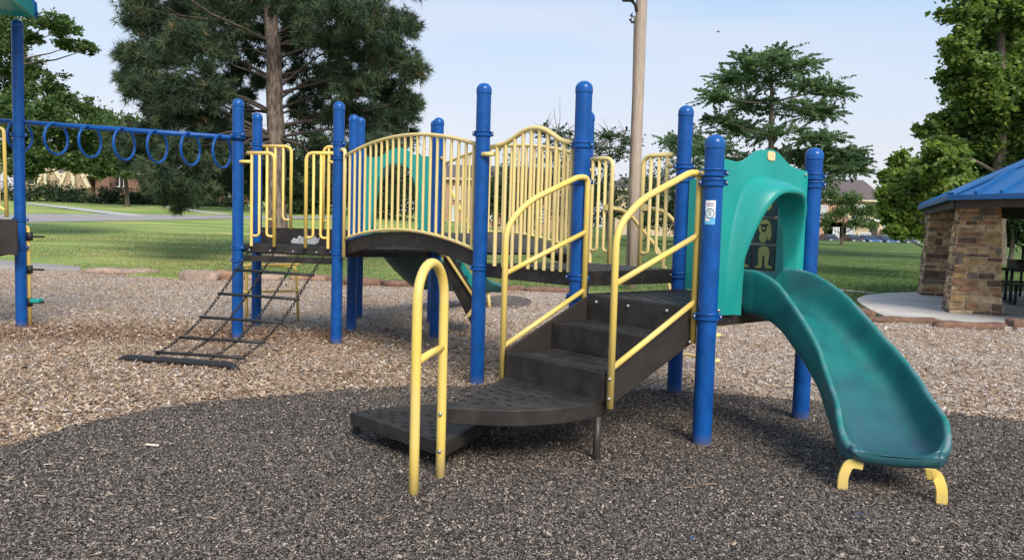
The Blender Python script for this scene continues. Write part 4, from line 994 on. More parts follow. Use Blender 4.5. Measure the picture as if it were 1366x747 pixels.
def picnic():
    c=at(1392,400,16.6); c=Vector((c.x,c.y)); r=thing('picnic_table',v3(c,.06),'black picnic table with bent tube legs under the pavilion roof','picnic table'); X,Y=V2(fd),V2(ed); U=Vector((0,0,1)); z0=.06
    m=MB(); m.box(v3(c,z0+.74),(1.85,.75,.045),(X,Y,U)); m.build('table_top',M['black'],r,bevel=.01)
    for s in (-1,1):
        m=MB(); m.box(v3(c+ed*s*.68,z0+.44),(1.85,.27,.045),(X,Y,U)); m.build('bench',M['black'],r,bevel=.01)
        p=c+fd*s*.66; m=MB(); m.tube(fillet([v3(p-ed*.70,z0+.42),v3(p-ed*.70,z0+.04),v3(p+ed*.70,z0+.04),v3(p+ed*.70,z0+.42)],.16),.032,10); m.build('leg',M['black'],r)
        for q in (-1,1):
            m=MB(); m.tube(fillet([v3(p+ed*q*.25,z0+.72),v3(p+ed*q*.25,z0+.36),v3(p+ed*q*.25,z0+.04)],.1),.032,10); m.build('upright',M['black'],r)
    g_=at(1359,415,19.0); r=thing('park_grill',v3(g_.xy,.03),'black box grill on a thin post behind the picnic table','grill')
    m=MB(); m.tube([v3(g_.xy,-.1),v3(g_.xy,1.3)],.028,8); m.build('post',M['black'],r); m=MB(); m.box(v3(g_.xy,.80),(.5,.4,.26)); m.box(v3(g_.xy,.95),(.56,.46,.02)); m.build('firebox',M['black'],r,bevel=.01)
picnic()
# ---- foliage
def crown(name,blobs,n,size,mats,wts,parent,asp=.6,flat=.0,sub=7,spread=.34,seed=0,droop=0.0):
    r=np.random.default_rng(seed+500); vol=np.array([b[1]*b[2]*b[3] for b in blobs])**.62; vol/=vol.sum(); P=[]
    for (c,rx_,ry_,rz_),v_ in zip(blobs,vol):
        k=max(6,int(n*v_)); ns=max(3,int(sub)); d=unit(r.normal(0,1,(ns,3)))*(r.random((ns,1))**.45); 
        idx=r.integers(0,ns,k); q=d[idx]+r.normal(0,spread,(k,3))*r.random((k,1))**.3
        P.append(np.array(c)+q*np.array([rx_,ry_,rz_]))
    P=np.concatenate(P); k=len(P); s=size*np.exp(r.normal(0,.25,k))
    nr=r.normal(0,1,(k,3)); nr[:,2]+=np.sign(nr[:,2])*flat; nr=unit(nr); a=unit(np.cross(nr,unit(r.normal(0,1,(k,3))))); a[:,2]-=droop; a=unit(a); b=unit(np.cross(nr,a))
    h=a*s[:,None]; w_=b*(s*asp*.5)[:,None]; f=nr*(s*.12)[:,None]
    V=np.stack([P-h*.5,P-h*.05+w_+f,P+h*.5,P-h*.05-w_+f],1).reshape(-1,3)
    return np_obj(name,np_mesh(name,V,k,mats,r.choice(len(mats),k,p=wts)),parent)
def pxblobs(L_,Y,dy=2.0,seed=1,depth=1.0):
    r=random.Random(seed); o=[]
    for px,py,a,b in L_:
        YY=Y+r.uniform(-dy,dy); c=at(px,py,YY); k=YY/F; o.append((c,a*k,max(a,b)*k*depth,b*k))
    return o
def limbs(trunk,blobs,r0,mname,parent,name='limb',seed=3,twigs=0,minfrac=.25,drop=.6):
    """one tube per clump, leaving the trunk below the clump"""
    r=random.Random(seed); m=MB(); zs=[p.z for p in trunk]
    for c,rx_,ry_,rz_ in blobs:
        zt_=min(max(c.z-drop*((c.xy-trunk[0].xy).length)*.45-r.uniform(-.35,.7),zs[0]+minfrac*(zs[-1]-zs[0])),zs[-1]-.1)
        k=max(i for i in range(len(zs)) if zs[i]<=zt_) if zt_>zs[0] else 0; k=min(k,len(trunk)-2)
        s=trunk[k].lerp(trunk[k+1],(zt_-zs[k])/(zs[k+1]-zs[k])); d=(c-s); mid=s.lerp(c,.5)+Vector((r.uniform(-.16,.16),r.uniform(-.3,.3),d.length*r.uniform(-.08,.13)))
        rad=r0*min(1,.35+.09*d.length); m.tube([s,s.lerp(mid,.5)+Vector((0,0,.02)),mid,mid.lerp(c,.5),c],[rad,rad*.8,rad*.6,rad*.42,rad*.2],7,caps=False)
        for _ in range(twigs):
            q=unit(np.array([r.gauss(0,1),r.gauss(0,1),r.gauss(0,.7)])); e=c+Vector((q[0]*rx_,q[1]*ry_,q[2]*rz_))*.8; b_=s.lerp(c,r.uniform(.5,.95)); m.tube([b_,b_.lerp(e,.5)+Vector((0,0,.05)),e],[rad*.25,rad*.16,rad*.06],5,caps=False)
    return m.build(name,M[mname],parent)
def trunk(pts,radii,mname,parent,flare=1.25):
    m=MB(); P=[]; R=[]
    for i in range(len(pts)-1):
        for k in range(6):
            t=k/6; p=pts[i].lerp(pts[i+1],t); j=.03*radii[i]; P.append(p+Vector((math.sin(p.z*2.3)*j*3,math.cos(p.z*1.7)*j*3,0))); R.append((radii[i]*(1-t)+radii[i+1]*t)*(1+.04*math.sin(p.z*5)))
    P.append(pts[-1]); R.append(radii[-1]); R[0]*=flare; m.tube(P,R,14,caps=False); return m.build('trunk',M[mname],parent)
LF=dict(pine=[leafmat('pine needle dark',(.028,.050,.034),.25),leafmat('pine needle mid',(.058,.098,.054),.3),leafmat('pine needle light',(.12,.16,.088),.3),leafmat('dry pine needle',(.16,.115,.06),.1)],
 syc=[leafmat('sycamore leaf dark',(.068,.122,.034),.48),leafmat('sycamore leaf mid',(.132,.21,.055),.48),leafmat('sycamore leaf light',(.25,.315,.105),.48)],
 sap=[leafmat('young sycamore leaf dark',(.08,.135,.032),.48),leafmat('young sycamore leaf mid',(.155,.235,.052),.48),leafmat('young sycamore leaf light',(.28,.345,.10),.48)],
 oak=[leafmat('leaf dark',(.045,.090,.032)),leafmat('leaf mid',(.085,.145,.048)),leafmat('leaf light',(.15,.21,.075))],
 cyp=[leafmat('cypress leaf dark',(.092,.162,.098),.55),leafmat('cypress leaf mid',(.138,.222,.13),.55),leafmat('cypress leaf light',(.19,.27,.155),.55)],
 dk=[leafmat('shade leaf dark',(.024,.050,.024)),leafmat('shade leaf mid',(.044,.082,.036)),leafmat('shade leaf light',(.075,.12,.052))],
 hedge=[leafmat('hedge leaf dark',(.020,.042,.022)),leafmat('hedge leaf mid',(.04,.07,.035)),leafmat('hedge flower pale',(.20,.22,.15))])
# big pine
def pine():
    Y=23.0; b=at(371,353,Y); b.z=gz(b.x,b.y); r=thing('pine_tree',b,'tall pine with dark needled boughs standing behind the climbing net deck','tree')
    tp=[b,at(369,230,Y),at(367,120,Y),at(362,30,Y),at(360,-90,Y),at(358,-220,Y)]; trunk(tp,[.31,.265,.235,.20,.15,.06],'bark',r,1.4)
    L1=[(195,15,35,24),(250,12,40,28),(300,10,35,26),(345,-8,35,20),(180,75,26,18),(215,60,34,24),(262,58,38,26),(300,62,22,22),(172,108,18,14),(200,118,32,20),(245,112,38,26),(283,122,24,22),(215,158,32,18),(255,158,36,22),(298,172,22,16),(190,185,28,16),(232,196,34,20),(270,198,34,22),(300,206,22,20),(250,236,36,18),(285,238,24,16),(236,262,18,10),(160,184,20,12),(178,200,24,16),(205,222,26,16),(215,242,22,14),(195,180,22,14)]
    L2=[(400,2,35,20),(445,8,40,26),(495,15,35,26),(532,32,24,18),(432,48,26,18),(470,58,38,26),(515,68,35,22),(546,88,16,14),(436,96,20,18),(472,106,38,28),(515,118,35,24),(545,134,16,12),(446,146,28,24),(485,158,36,26),(523,164,26,20),(424,198,20,20),(460,203,34,24),(503,196,26,16),(430,236,24,18),(468,238,24,16),(400,40,14,14)]
    L3=[(px,py,44,30) for px in (190,250,310,370,430,490,540) for py in (-45,-100,-150) if abs(px-365)<200-(-py-45)*.6]
    bl=pxblobs(L1+L2+L3,Y,2.0,5); bx2=pxblobs([(a+6,b+8,c*.95,d*1.05) for a,b,c,d in L1+L2],Y-.3,3.2,6)+pxblobs([(398,70,22,22),(410,118,24,22),(408,165,22,18),(330,45,20,16),(322,92,13,8),(330,128,12,7),(318,150,16,9),(335,192,22,14),(350,226,26,20),(392,222,26,18),(400,252,24,14),(345,20,22,16),(385,15,20,16),(330,240,24,18),(395,262,22,12),(342,75,15,13),(345,110,9,7),(310,108,18,12),(388,45,16,16),(392,95,14,16),(396,140,14,14),(330,165,14,9),(348,45,12,12)],Y+1.6,.8,8); limbs(tp,bl,.075,'bough',r,'bough',twigs=5,minfrac=.3,drop=.55)
    rg=np.random.default_rng(77); C=[];Dn=[]
    for c,rx_,ry_,rz_ in bl+bx2:
        k=int(330*max(.4,rx_*rz_/.5)); ns=15; d=unit(rg.normal(0,1,(ns,3)))*(rg.random((ns,1))**.5); q=d[rg.integers(0,ns,k)]+rg.normal(0,.19,(k,3)); C.append(np.array(c)+q*np.array([rx_,ry_,rz_]))
        od=unit(q+np.array([0,0,.35])+rg.normal(0,.35,(k,3))+unit(np.array([c.x-tp[2].x,c.y-tp[2].y,0.]))*.5); Dn.append(od)
    C=np.concatenate(C);Dn=np.concatenate(Dn); nt_=len(C); nn=15
    dirs=unit(Dn[:,None,:]*.55+rg.normal(0,.55,(nt_,nn,3))); ln=.21*np.exp(rg.normal(0,.2,(nt_,nn,1))); base=C[:,None,:]+dirs*.01; tip=base+dirs*ln; tip[...,2]-=.02
    sdv=unit(np.cross(dirs,rg.normal(0,1,(nt_,nn,3))))*.0115
    V=np.stack([base-sdv,base+sdv,tip],2).reshape(-1,3); mi=np.repeat(rg.choice(4,nt_,p=[.30,.40,.28,.02]),nn)
    np_obj('crown',np_mesh('needles',V,nt_*nn,LF['pine'],mi,3),r); print('pine tris',nt_*nn)
pine()
def sprays(blobs,per,nl,size,length,mats,wts,parent,asp=.35,seed=0,rise=.15,thick=.12,name='crown'):
    """crown of many feathery sprays, each a tapering run of small leaves"""
    r=np.random.default_rng(seed+900); O=[];D_=[]
    for c,rx_,ry_,rz_ in blobs:
        d=unit(r.normal(0,1,(per,3)))*(r.random((per,1))**.5); O.append(np.array(c)+d*np.array([rx_,ry_,rz_])*.8)
        h=d*np.array([1.,1.,.35])+r.normal(0,.35,(per,3))*np.array([1,1,.5]); h[:,2]+=rise; D_.append(unit(h))
    O=np.concatenate(O);D_=np.concatenate(D_); m_=len(O); t=r.random((m_,nl,1))**.8; L1=(length*np.exp(r.normal(0,.3,(m_,1,1))))
    P=O[:,None,:]+D_[:,None,:]*(t-.35)*L1+r.normal(0,1,(m_,nl,3))*np.array([1,1,.45])*thick*(1.15-t); P[...,2]-=(t[...,0]**2)*.18*L1[...,0]; P=P.reshape(-1,3); k=len(P)
    a=unit(np.repeat(D_,nl,0)*.6+r.normal(0,.7,(k,3))); nr=unit(r.normal(0,1,(k,3))+np.array([0,0,.9])); b=unit(np.cross(nr,a)); s=size*np.exp(r.normal(0,.25,k)); h=a*s[:,None]; w_=b*(s*asp*.5)[:,None]
    V=np.stack([P-h*.5,P+w_,P+h*.5,P-w_],1).reshape(-1,3); mi=np.repeat(r.choice(len(mats),m_,p=wts),nl); sw=r.random(k)<.3; mi[sw]=r.choice(len(mats),sw.sum(),p=wts)
    return np_obj(name,np_mesh(name,V,k,mats,mi),parent)
def tree(name,label,Y,base_px,top_px,L_,n,size,leaf,wts=(.35,.4,.25),rad=.2,bark='bark2',dy=2,seed=1,group=None,asp=.6,flat=0,sub=7,spread=.34,lim=True,twigs=2,droop=0,cat='tree',drop=.6,depth=1.0,lr=None,gr=1.12,spray=None):
    b=at(*base_px,Y); b.z=gz(b.x,b.y)-.05; t_=at(*top_px,Y); r=thing(name,b,label,cat,group); mid=b.lerp(t_,.5)+Vector((random.uniform(-.15,.15),0,0))
    tp=[b,b.lerp(mid,.5),mid,mid.lerp(t_,.5),t_]; trunk(tp,[rad,rad*.8,rad*.62,rad*.42,rad*.15],bark,r)
    bl=pxblobs([(a,b,c*gr,d*gr) for a,b,c,d in L_],Y,dy,seed,depth)
    if lim: limbs(tp,bl,lr or rad*.4,bark,r,twigs=twigs,seed=seed,drop=drop)
    if spray: sprays(bl,*spray,LF[leaf],list(wts),r,asp,seed)
    else: crown('crown',bl,n,size,LF[leaf],list(wts),r,asp,flat,sub,spread,seed,droop)
    return r
tree('maple_tree','leafy tree with open sprays behind the roofed tower at the left',34,(24,300),(30,10),[(65,30,24,14),(85,40,18,10),(100,60,22,7),(118,66,10,6),(45,52,12,9),(10,60,20,40),(40,95,22,14),(70,112,20,14),(95,140,26,16),(30,140,30,28),(60,165,34,26),(100,178,32,24),(20,195,30,30),(75,212,36,18),(118,205,26,20),(50,215,26,14),(100,218,24,12),(25,222,24,14),(118,150,14,10),(-30,120,30,60),(-30,40,30,40)],44000,.17,'oak',rad=.2,seed=21,sub=24,spread=.20,flat=.4)
tree('maple_tree','dense leafy tree half hidden behind the left boughs of the pine',72,(170,270),(165,150),[(150,165,26,14),(135,180,24,16),(165,190,26,18),(140,205,26,18),(175,215,28,18),(130,225,20,10)],16000,.32,'oak',rad=.22,seed=22,sub=14,spread=.3)
for i,(bx_,L_,lb) in enumerate([((322,285),[(290,205,35,26),(330,215,35,30),(310,232,30,14),(345,245,25,24),(262,222,28,18)],'dark shaded tree filling the gap left of the pine trunk'),((410,288),[(400,235,34,36),(430,250,30,26),(395,262,26,18),(430,215,26,24)],'dark shaded tree filling the gap right of the pine trunk'),((515,295),[(480,250,30,26),(515,240,32,34),(545,255,30,28),(520,268,34,18),(560,240,16,26)],'dark shaded tree seen through the left half of the bridge railing')]):
    tree('background_tree',lb,70,bx_,(bx_[0],bx_[1]-70),L_,9500,.30,'dk',rad=.25,seed=31+i,group='shaded trees along the street',sub=14,spread=.42)
tree('bald_cypress','feathery bald cypress with level boughs rising behind the front slide hood',44,(1026,335),(1030,62),[(1035,75,26,12),(1000,84,24,14),(1062,86,26,13),(975,104,22,9),(1020,104,40,14),(1078,112,34,9),(1110,122,22,7),(958,128,16,9),(998,138,34,11),(1050,142,40,12),(1096,150,28,10),(962,160,18,10),(990,174,30,9),(1040,176,40,11),(1090,184,34,10),(1122,203,26,7),(1138,214,16,6),(950,196,28,10),(1098,220,34,10),(1060,206,30,9),(1132,226,20,7),(1000,212,40,11),(1085,240,24,9),(960,228,26,10),(1030,232,36,10),(980,250,26,10),(1060,258,28,9),(1095,205,20,7)],95000,.12,'cyp',rad=.26,seed=41,asp=.42,gr=1.22,spray=(54,76,.155,1.15),twigs=4,drop=.25,dy=2.5)
tree('cypress_sapling','smaller feathery tree between the tall blue post and the cypress',47,(925,335),(925,170),[(925,182,20,12),(893,188,14,9),(905,200,18,10),(935,205,18,16),(918,222,20,12),(938,240,16,16),(905,245,16,12)],17000,.13,'cyp',rad=.12,seed=42,spray=(34,60,.13,.9),asp=.4,flat=1,sub=10,spread=.3)
tree('sycamore_tree','tall broad sycamore with big bright leaves rising above the pavilion roof',40,(1330,345),(1335,-60),[(1290,8,30,18),(1335,18,38,30),(1278,58,18,16),(1318,58,40,34),(1292,94,30,24),(1348,104,30,34),(1276,118,18,18),(1312,138,42,30),(1352,160,30,34),(1268,162,24,13),(1240,176,18,11),(1300,190,42,26),(1352,215,28,22),(1252,194,22,10),(1390,60,40,60),(1395,160,40,60),(1340,-40,50,30),(1310,225,30,14)],62000,.27,'syc',wts=(.28,.42,.30),rad=.42,seed=51,asp=.85,sub=20,spread=.22,twigs=2,dy=3,flat=.5)
tree('sycamore_sapling','low round sycamore with yellow green leaves left of the pavilion',26,(1245,352),(1235,215),[(1216,222,24,17),(1256,216,32,17),(1188,236,13,8),(1220,250,38,22),(1266,246,36,24),(1204,278,24,19),(1244,282,36,22),(1288,272,20,22),(1214,304,26,11),(1250,310,28,10),(1196,308,12,8),(1182,262,10,8)],34000,.165,'sap',wts=(.25,.42,.33),rad=.12,seed=52,asp=.85,sub=18,spread=.22,flat=.5)
tree('shade_tree','dark leafy tree beyond the picnic table under the pavilion eave',42,(1348,352),(1350,270),[(1338,290,20,18),(1360,285,22,20),(1375,300,25,24),(1345,312,20,12),(1330,305,10,16)],7000,.22,'dk',rad=.15,seed=53,sub=10)
tree('hanging_bough','leafy bough tip hanging into the top right of the sky',24,(1300,-160),(1260,-40),[(1238,8,9,6),(1246,-6,14,8),(1262,-20,18,10)],500,.2,'syc',rad=.05,seed=54,asp=.8,sub=6,cat='branch') if False else None
tree('ornamental_tree','small spreading tree with forked trunk in front of the red brick apartments',72,(1122,331),(1130,265),[(1108,262,14,9),(1135,268,20,12),(1160,284,16,11),(1112,286,18,11),(1146,298,18,9),(1130,280,16,10),(1165,300,10,8),(1100,300,10,7)],5200,.22,'oak',rad=.16,seed=61,sub=10,lr=.08,gr=.92)
for i,(bp,tp_,L_,n,lf,lb) in enumerate([((745,305),(745,165),[(745,182,20,14),(728,176,10,8),(760,190,12,10),(740,210,24,14),(750,235,28,18),(725,255,22,20),(765,262,18,22),(745,278,26,16)],6500,'dk','thin tree with bare upper twigs showing above the arched railing'),((812,308),(815,170),[(815,182,18,10),(835,188,12,8),(800,196,16,9),(825,205,18,9),(795,215,12,8),(808,238,18,16),(830,255,18,22),(800,265,20,22),(820,285,20,12)],6500,'dk','thin tree with bare upper twigs beside the utility pole')]):
    r=tree('thin_tree',lb,60,bp,tp_,L_,n,.17,lf,rad=.16,seed=71+i,spray=(26,28,.17,1.3),twigs=14,lr=.06,drop=1.0)
    bl=pxblobs(L_[:5],60,1,90+i); m=MB(); rr=random.Random(5+i)
    for c,a,b_,d_ in bl:
        for _ in range(16):
            e=c+Vector((rr.gauss(0,1)*a,rr.gauss(0,.6)*b_,abs(rr.gauss(0,1))*d_*1.3)); m.tube([c,c.lerp(e,.5)+Vector((rr.uniform(-.1,.1),0,.1)),e],[.035,.022,.01],4,caps=False)
    m.build('bare_twigs',M['twig'],r)
for i,(bp,L_,lb) in enumerate([((660,304),[(650,262,24,22),(675,255,22,30),(665,282,28,14)],'dark tree seen through the railing right of the bridge post'),((700,306),[(690,262,22,30),(712,258,20,34),(700,284,26,14)],'dark tree seen through the middle of the arched railing'),((780,308),[(772,262,20,30),(790,272,18,26),(780,288,24,10)],'dark tree between the pair of tall front posts and the utility pole'),((865,312),[(855,268,18,32),(875,262,20,34),(890,280,18,18),(860,292,24,10)],'dark tree seen through the small panel right of the utility pole'),((912,315),[(905,272,16,28),(925,280,16,24),(915,295,20,12)],'dark tree behind the tall post beside the slide')]):
    tree('background_tree',lb,66,bp,(bp[0],bp[1]-55),L_,5000,.22,'dk',rad=.2,seed=81+i,group='dark trees across the lawn',sub=12,spread=.4)
def bush(px,py,a,b,Y,label,leaf='hedge',wts=(.5,.38,.12),n=1500,group='shrubs before the houses'):
    c=at(px,py,Y); r=thing('garden_shrub',v3(c.xy,gz(c.x,c.y)),label,'shrub',group); k=Y/F
    m=MB(); m.tube([v3(c.xy,gz(c.x,c.y)-.1),v3(c.xy,c.z)],.06,6); m.build('stem',M['bark2'],r); crown('foliage',[(c+Vector((a*k*q,0,-abs(q)*.1)),a*k*.6,a*k*.6,b*k) for q in (-.5,0,.5)],n,.22,LF[leaf],list(wts),r,seed=int(px),sub=16,spread=.5)
for px,py,a,b,lb in [(20,262,26,14,'dark shrub behind the roofed tower post'),(62,256,28,13,'tall dark shrub right beside the roofed tower post'),(92,262,20,9,'dark shrub below the cream gable'),(122,268,18,7,'low pale flowering shrub under the gabled house'),(150,262,20,11,'dark shrub between the gabled house and the brown brick house'),(182,266,16,9,'shrub under the brown brick house window'),(176,272,12,5,'pale flowering low shrub by the front path'),(212,268,18,9,'dark shrub under the hanging pine boughs'),(240,272,16,8,'round dark shrub below the lowest pine bough'),(278,270,18,10,'dark shrub in front of the red brick house'),(310,272,16,9,'dark shrub beside the tall post above the net'),(255,262,14,12,'upright dark shrub left of the red brick house')]:
    bush(px,py,a,b,76,lb,wts=(.3,.35,.35) if 'flower' in lb else (.52,.4,.08))
# ---- houses
def wallrect(px0,px1,py0,py1,Y): return at(px0,py0,Y),at(px1,py1,Y)
def window(parent,px0,px1,py0,py1,Y,trim='whitetrim',pane='glass',mull=0):
    a=at(px0,py0,Y);b=at(px1,py1,Y); x0,x1=a.x,b.x; z1,z0=a.z,b.z; t=.10; m=MB(); c=(x0+x1)/2
    m.box((c,Y,z1+t/2),(x1-x0+2*t,.16,t)); m.box((c,Y-.03,z0-t/2),(x1-x0+2*t,.22,t)); m.box((x0-t/2,Y,(z0+z1)/2),(t,.16,z1-z0)); m.box((x1+t/2,Y,(z0+z1)/2),(t,.16,z1-z0))
    for k in range(mull): m.box((x0+(x1-x0)*(k+1)/(mull+1),Y,(z0+z1)/2),(.06,.12,z1-z0))
    w_=m.build('window',M[trim],parent); m=MB(); m.box((c,Y+.03,(z0+z1)/2),(x1-x0,.04,z1-z0)); m.build('pane',M[pane],w_)
def block(parent,px0,px1,pyt,pyb,Y,depth,mname,name='wall'):
    a=at(px0,pyt,Y);b=at(px1,pyb,Y); m=MB(); m.box(((a.x+b.x)/2,Y+depth/2,(a.z+b.z)/2-1),(b.x-a.x,depth,a.z-b.z+2)); return m.build(name,M[mname],parent)
def hiproof(parent,px0,px1,pye,pyr,Y,depth,inset,mname='shingle',over=.6):
    a=at(px0,pye,Y);b=at(px1,pye,Y); z=(a.z+b.z)/2; zr=at((px0+px1)/2,pyr,Y+depth/2).z; x0,x1=a.x-over,b.x+over; y0,y1=Y-over,Y+depth+over; ym=Y+depth/2
    m=MB(); m.add([(x0,y0,z),(x1,y0,z),(x1,y1,z),(x0,y1,z),(x0+inset,ym,zr),(x1-inset,ym,zr)],[(0,1,5,4),(1,2,5),(2,3,4,5),(3,0,4),(3,2,1,0)]); r=m.build('roof',M[mname],parent)
    m=MB(); m.box(((x0+x1)/2,y0-.03,z-.08),(x1-x0,.1,.25)); m.box((x1+.03,ym,z-.08),(.1,y1-y0,.25)); m.box((x0-.03,ym,z-.08),(.1,y1-y0,.25)); m.build('eave_trim',M['creamtrim'],r); return r
def house(name,label,px,py,Y,cat='house',group=None):
    c=at(px,py,Y); return thing(name,v3(c.xy,gz(c.x,c.y)),label,cat,group)
Yh=90
h=house('gabled_house','tan brick house with steep cream trimmed gables behind the left shrubs',75,262,Yh); block(h,30,117,233,262,Yh,9,'bricktan')
def gable(parent,pl,Y,mname,trim):
    P=[at(px,py,Y) for px,py in pl]; m=MB(); m.slab(P,Vector((0,.5,0))); g_=m.build('gable',M[mname],parent)
    m=MB(); t=[P[0],P[1],P[2]]
    for a,b in ((t[0],t[1]),(t[1],t[2])): 
        d=(b-a).normalized(); m.box((a+b)/2+Vector((0,-.12,0)),((b-a).length+.1,.25,.34),(d,Vector((0,1,0)),d.cross(Vector((0,1,0))).normalized()))
    m.build('gable_trim',M[trim],g_)
gable(h,[(50,248),(66,212),(86,248)],Yh-.7,'bricktan','creamtrim'); gable(h,[(78,256),(98,208),(119,250)],Yh-1.5,'bricktan','creamtrim')
m=MB(); a=at(64,222,Yh-1); b=at(64,252,Yh-1); m.box((a+b)/2+Vector((0,-.5,0)),(.3,.2,(a-b).length)); m.build('gable_post',M['creamtrim'],h); m=MB(); a=at(98,226,Yh-2); b=at(98,252,Yh-2); m.box((a+b)/2+Vector((0,-.1,0)),(.35,.2,(a-b).length)); m.build('gable_post',M['creamtrim'],h)
window(h,37,46,233,246,Yh-.12,'creamtrim'); window(h,108,115,246,256,Yh-.12,'creamtrim'); hiproof(h,26,122,232,205,Yh,9,3)
h=house('brown_brick_house','brown brick house with a white silled window beside the tan gabled house',150,258,Yh); block(h,126,185,228,262,Yh+2,9,'brickbrown'); block(h,127,146,232,262,Yh+.2,1.6,'brickbrown','chimney_breast'); window(h,149,165,232,249,Yh+1.88,'whitetrim','glass',2); hiproof(h,124,190,230,205,Yh+2,9,3)
h=house('red_brick_house','red brick house half hidden behind the tall blue post above the net',290,262,Yh); block(h,268,322,240,266,Yh,9,'brickred'); window(h,275,281,247,256,Yh-.12,'whitetrim','palewin'); window(h,300,307,250,262,Yh-.12,'whitetrim','palewin'); hiproof(h,264,326,242,222,Yh,9,3)
def apartment(label,px0,px1,pyr,pye,pyb,Y,inset,walls,wins,extra=None):
    h=house('apartment_building',label,(px0+px1)/2,pyb,Y,'building'); 
    for a,b,t_,mn in walls: block(h,a,b,t_,pyb,Y+(.0 if mn!='beige' else .25),11,mn)
    for w_ in wins: window(h,*w_[:4],Y-.1,w_[4] if len(w_)>4 else 'whitetrim',w_[5] if len(w_)>5 else 'palewin',1)
    hiproof(h,px0,px1,pye,pyr,Y,11,inset); return h
YA=112
h=apartment('two storey red and beige apartment block with brown roof left of the low sycamore',1030,1178,239,266,328,YA,1.2,[(1034,1128,264,'brickpink'),(1128.5,1176,264,'beige'),(1100,1127.5,296,'brickred')],[(1062,1070,275,290),(1092,1102,275,291),(1140,1152,274,290),(1046,1054,302,318),(1112,1118,304,320),(1130,1138,303,322),(1146,1160,311,325)])
m=MB(); a=at(1131,292,YA-.1); b=at(1176,296,YA-.1); m.box((a+b)/2+Vector((0,-.4,0)),(b.x-a.x,1.0,.35)); m.build('balcony_slab',M['whitetrim'],h)
m=MB(); a=at(1171,270,YA-.1); b=at(1177,292,YA-.1); m.box((a+b)/2,(b.x-a.x,.3,a.z-b.z)); m.build('balcony_recess',M['glass'],h)
m=MB(); a=at(1163,301,YA-.1); b=at(1169,326,YA-.1); m.box((a+b)/2,(b.x-a.x,.3,a.z-b.z)); m.build('door',M['soffit'],h)
h=house('carport','beige carport with dark openings beside the low sycamore',1195,328,YA,'carport'); block(h,1180,1212,306,314,YA-1,5,'beige','lintel'); block(h,1180,1184,314,328,YA-1,5,'beige','pier'); block(h,1203,1212,300,328,YA-1,5,'beige','pier'); m=MB(); a=at(1184,314,YA+1);b=at(1203,328,YA+1); m.box((a+b)/2,(b.x-a.x,.1,a.z-b.z)); m.build('opening',M['glass'],h)
YB=100
h=apartment('long pink brick apartment block with brown roof seen through the railings',585,765,222,240,308,YB,1.0,[(588,762,238,'brickpink')],[(606,613,250,266),(640,647,250,266),(664,671,252,268),(700,707,256,272),(742,749,256,272),(600,607,276,294),(655,662,276,294),(690,697,276,294),(720,727,278,296)])
gable(h,[(738,262),(757,216),(766,262)],YB-.9,'brickpink','creamtrim')
h=apartment('pale sided apartment block with brown roof behind the dark trees',818,960,238,254,314,YB+6,2.5,[(822,956,252,'beige')],[(842,849,262,276),(884,897,256,270),(900,910,290,304),(866,873,262,276)])
# ---- cars at the foot of the apartments
def car(px,py,Y,colr,label,cn):
    c=at(px,py,Y); r=thing('parked_car',v3(c.xy,gz(c.x,c.y)),label,'car','cars parked before the apartments'); x,y,z=c.x,c.y,gz(c.x,c.y); mm_=carp(cn,colr)
    m=MB(); pf=[(-2.1,.35),(-2.15,.65),(-1.95,.85),(-.9,.95),(1.9,.98),(2.15,.8),(2.15,.35)]
    m.slab([(x-.88,y+a,z+b) for a,b in pf],Vector((1.76,0,0))); m.build('body',mm_,r,bevel=.08)
    m=MB(); pf=[(-.95,.93),(-.25,1.42),(1.2,1.45),(1.85,.95)]; lo=[(x-.80,y+a,z+b) for a,b in pf]
    m.add([(x+s*(.82 if b<1 else .64),y+a,z+b) for s in (-1,1) for a,b in pf],[(0,1,2,3),(7,6,5,4),(0,4,5,1),(1,5,6,2),(2,6,7,3)]); m.build('cabin',mm_,r,bevel=.05)
    m=MB(); m.add([(x-.72,y-.93,z+1.0),(x+.72,y-.93,z+1.0),(x+.60,y-.33,z+1.40),(x-.60,y-.33,z+1.40)],[(0,1,2,3)]); m.build('windscreen',M['glass'],r)
    for sx in (-1,1):
        for sy in (-1.35,1.35):
            m=MB(); vs=[(x+sx*(.80+d*.05)*1.0,y+sy+.32*math.cos(q),z+.32+.32*math.sin(q)) for d in (-1.6,1.6) for q in np.linspace(0,6.283,13)[:-1]]
            m.add(vs,[tuple(range(12)),tuple(reversed(range(12,24)))]+[(i,(i+1)%12,12+(i+1)%12,12+i) for i in range(12)]); m.build('wheel',M['tyre'],r)
        m=MB(); m.box((x+sx*.65,y-2.13,z+.68),(.34,.08,.14)); m.build('headlight',M['palewin'],r)
for a in [(1106,327,104,(.03,.035,.045),'dark parked car left of the ornamental tree trunk','dark car paint'),(1136,328,104,(.025,.022,.025),'black parked car right of the ornamental tree trunk','black car paint'),(1158,328,104,(.03,.09,.20),'bright blue parked car below the white window','bright blue car paint'),(1181,329,104,(.03,.08,.19),'darker blue parked car in front of the carport','darker blue car paint'),(1207,331,104,(.05,.06,.08),'grey parked car at the foot of the low sycamore','grey car paint')]: car(*a)
# small bird
b=at(958,43,30); r=thing('bird',b,'tiny dark bird flying in the open sky','bird'); m=MB(); m.tube([b-Vector((.07,0,0)),b,b+Vector((.07,.0,.01))],[.008,.022,.006],6); m.build('body',M['ink'],r); m=MB(); m.add([b+Vector((-.02,0,.01)),b+Vector((.03,0,.01)),b+Vector((.0,-.12,.05)),b+Vector((.0,.12,.05))],[(0,1,2),(0,3,1)]); m.build('wings',M['ink'],r)
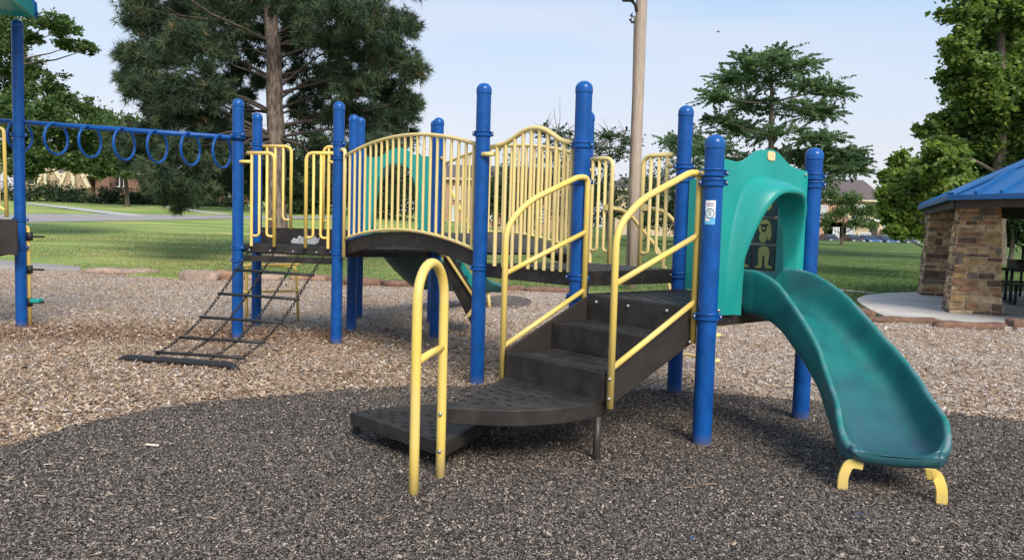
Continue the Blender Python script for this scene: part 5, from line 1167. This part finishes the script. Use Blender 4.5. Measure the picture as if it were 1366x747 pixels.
# ---- grass blades over the nearer lawn
def blades():
    r=np.random.default_rng(9); n=150000; Y=13+26*r.random(n)**1.35; X=(r.random(n)*2-1)*Y*.74; k=(Y>bord(X)+.12)
    for px,py in ():pass
    slabp=[gnd(1143,403).x]; X,Y=X[k],Y[k]
    k=~((X>6.3)&(Y<20.2)&(X-6.3>(Y-17)*.0)&(Y<bord(X)+6)); nn=len(X)
    # keep off the slab
    keep=np.ones(len(X),bool); sx_=np.array([gnd(*p).x for p in [(1143,403),(1155,397),(1180,394),(1230,392.5),(1300,391.5)]]); sy_=np.array([gnd(*p).y for p in [(1143,403),(1155,397),(1180,394),(1230,392.5),(1300,391.5)]])
    lx=np.array([gnd(*p).x for p in [(1143,403),(1156,414),(1180,425),(1260,432),(1366,442)]])
    keep&=~((X>sx_[0])&(Y<np.interp(X,sx_,sy_)+.05)&(Y>np.interp(X,sx_,sy_)-12)&((X-sx_[0])>(sy_[0]-Y)*.15))
    kb=[gnd(-60,346),gnd(108,357.5)]; keep&=~((X<kb[1].x+.1)&(Y<np.interp(X,[kb[0].x,kb[1].x],[kb[0].y+.8,kb[1].y+.8])))
    SL=[gnd(*p) for p in [(1380,391.5),(1300,391.5),(1230,392.5),(1180,394),(1155,397),(1144,401),(1143,403.5),(1147,408),(1156,414),(1168,421),(1180,425.5),(1260,432.5),(1366,442.5),(1420,447)]]+[Vector((17,14,0)),Vector((17,22,0))]
    inside=np.zeros(len(X),bool)
    for p,q in zip(SL,SL[1:]+SL[:1]): inside^=((p.y>Y)!=(q.y>Y))&(X<(q.x-p.x)*(Y-p.y)/(q.y-p.y+1e-9)+p.x)
    keep&=~inside
    X,Y=X[keep],Y[keep]; n=len(X); Z=terrain(X,Y)+.015; h=.055*np.exp(r.normal(0,.35,n)); a=r.random(n)*6.283; w_=.007+.006*r.random(n)
    lean=r.normal(0,.5,(n,2))*h[:,None]; d=np.stack([np.cos(a)*w_,np.sin(a)*w_,np.zeros(n)],-1); p=np.stack([X,Y,Z],-1)
    V=np.stack([p-d,p+d,p+np.concatenate([lean,h[:,None]],1)],1).reshape(-1,3)
    gmts=[leafmat('grass blade dark',(.055,.11,.030),.25),leafmat('grass blade mid',(.105,.165,.048),.25),leafmat('grass blade straw',(.27,.255,.13),.2)]
    gmts.append(leafmat('grass blade yellowish',(.23,.25,.10),.25)); pd=np.clip((8-X)/17,0,1)*.85; mi=np.where(r.random(n)<pd,r.choice([2,3,3],n),r.choice(3,n,p=[.48,.42,.10]))
    np_obj('grass_blades',np_mesh('grass_blades',V,n,gmts,mi,3),kind='stuff',label='short mown grass blades over the near lawn')
blades()
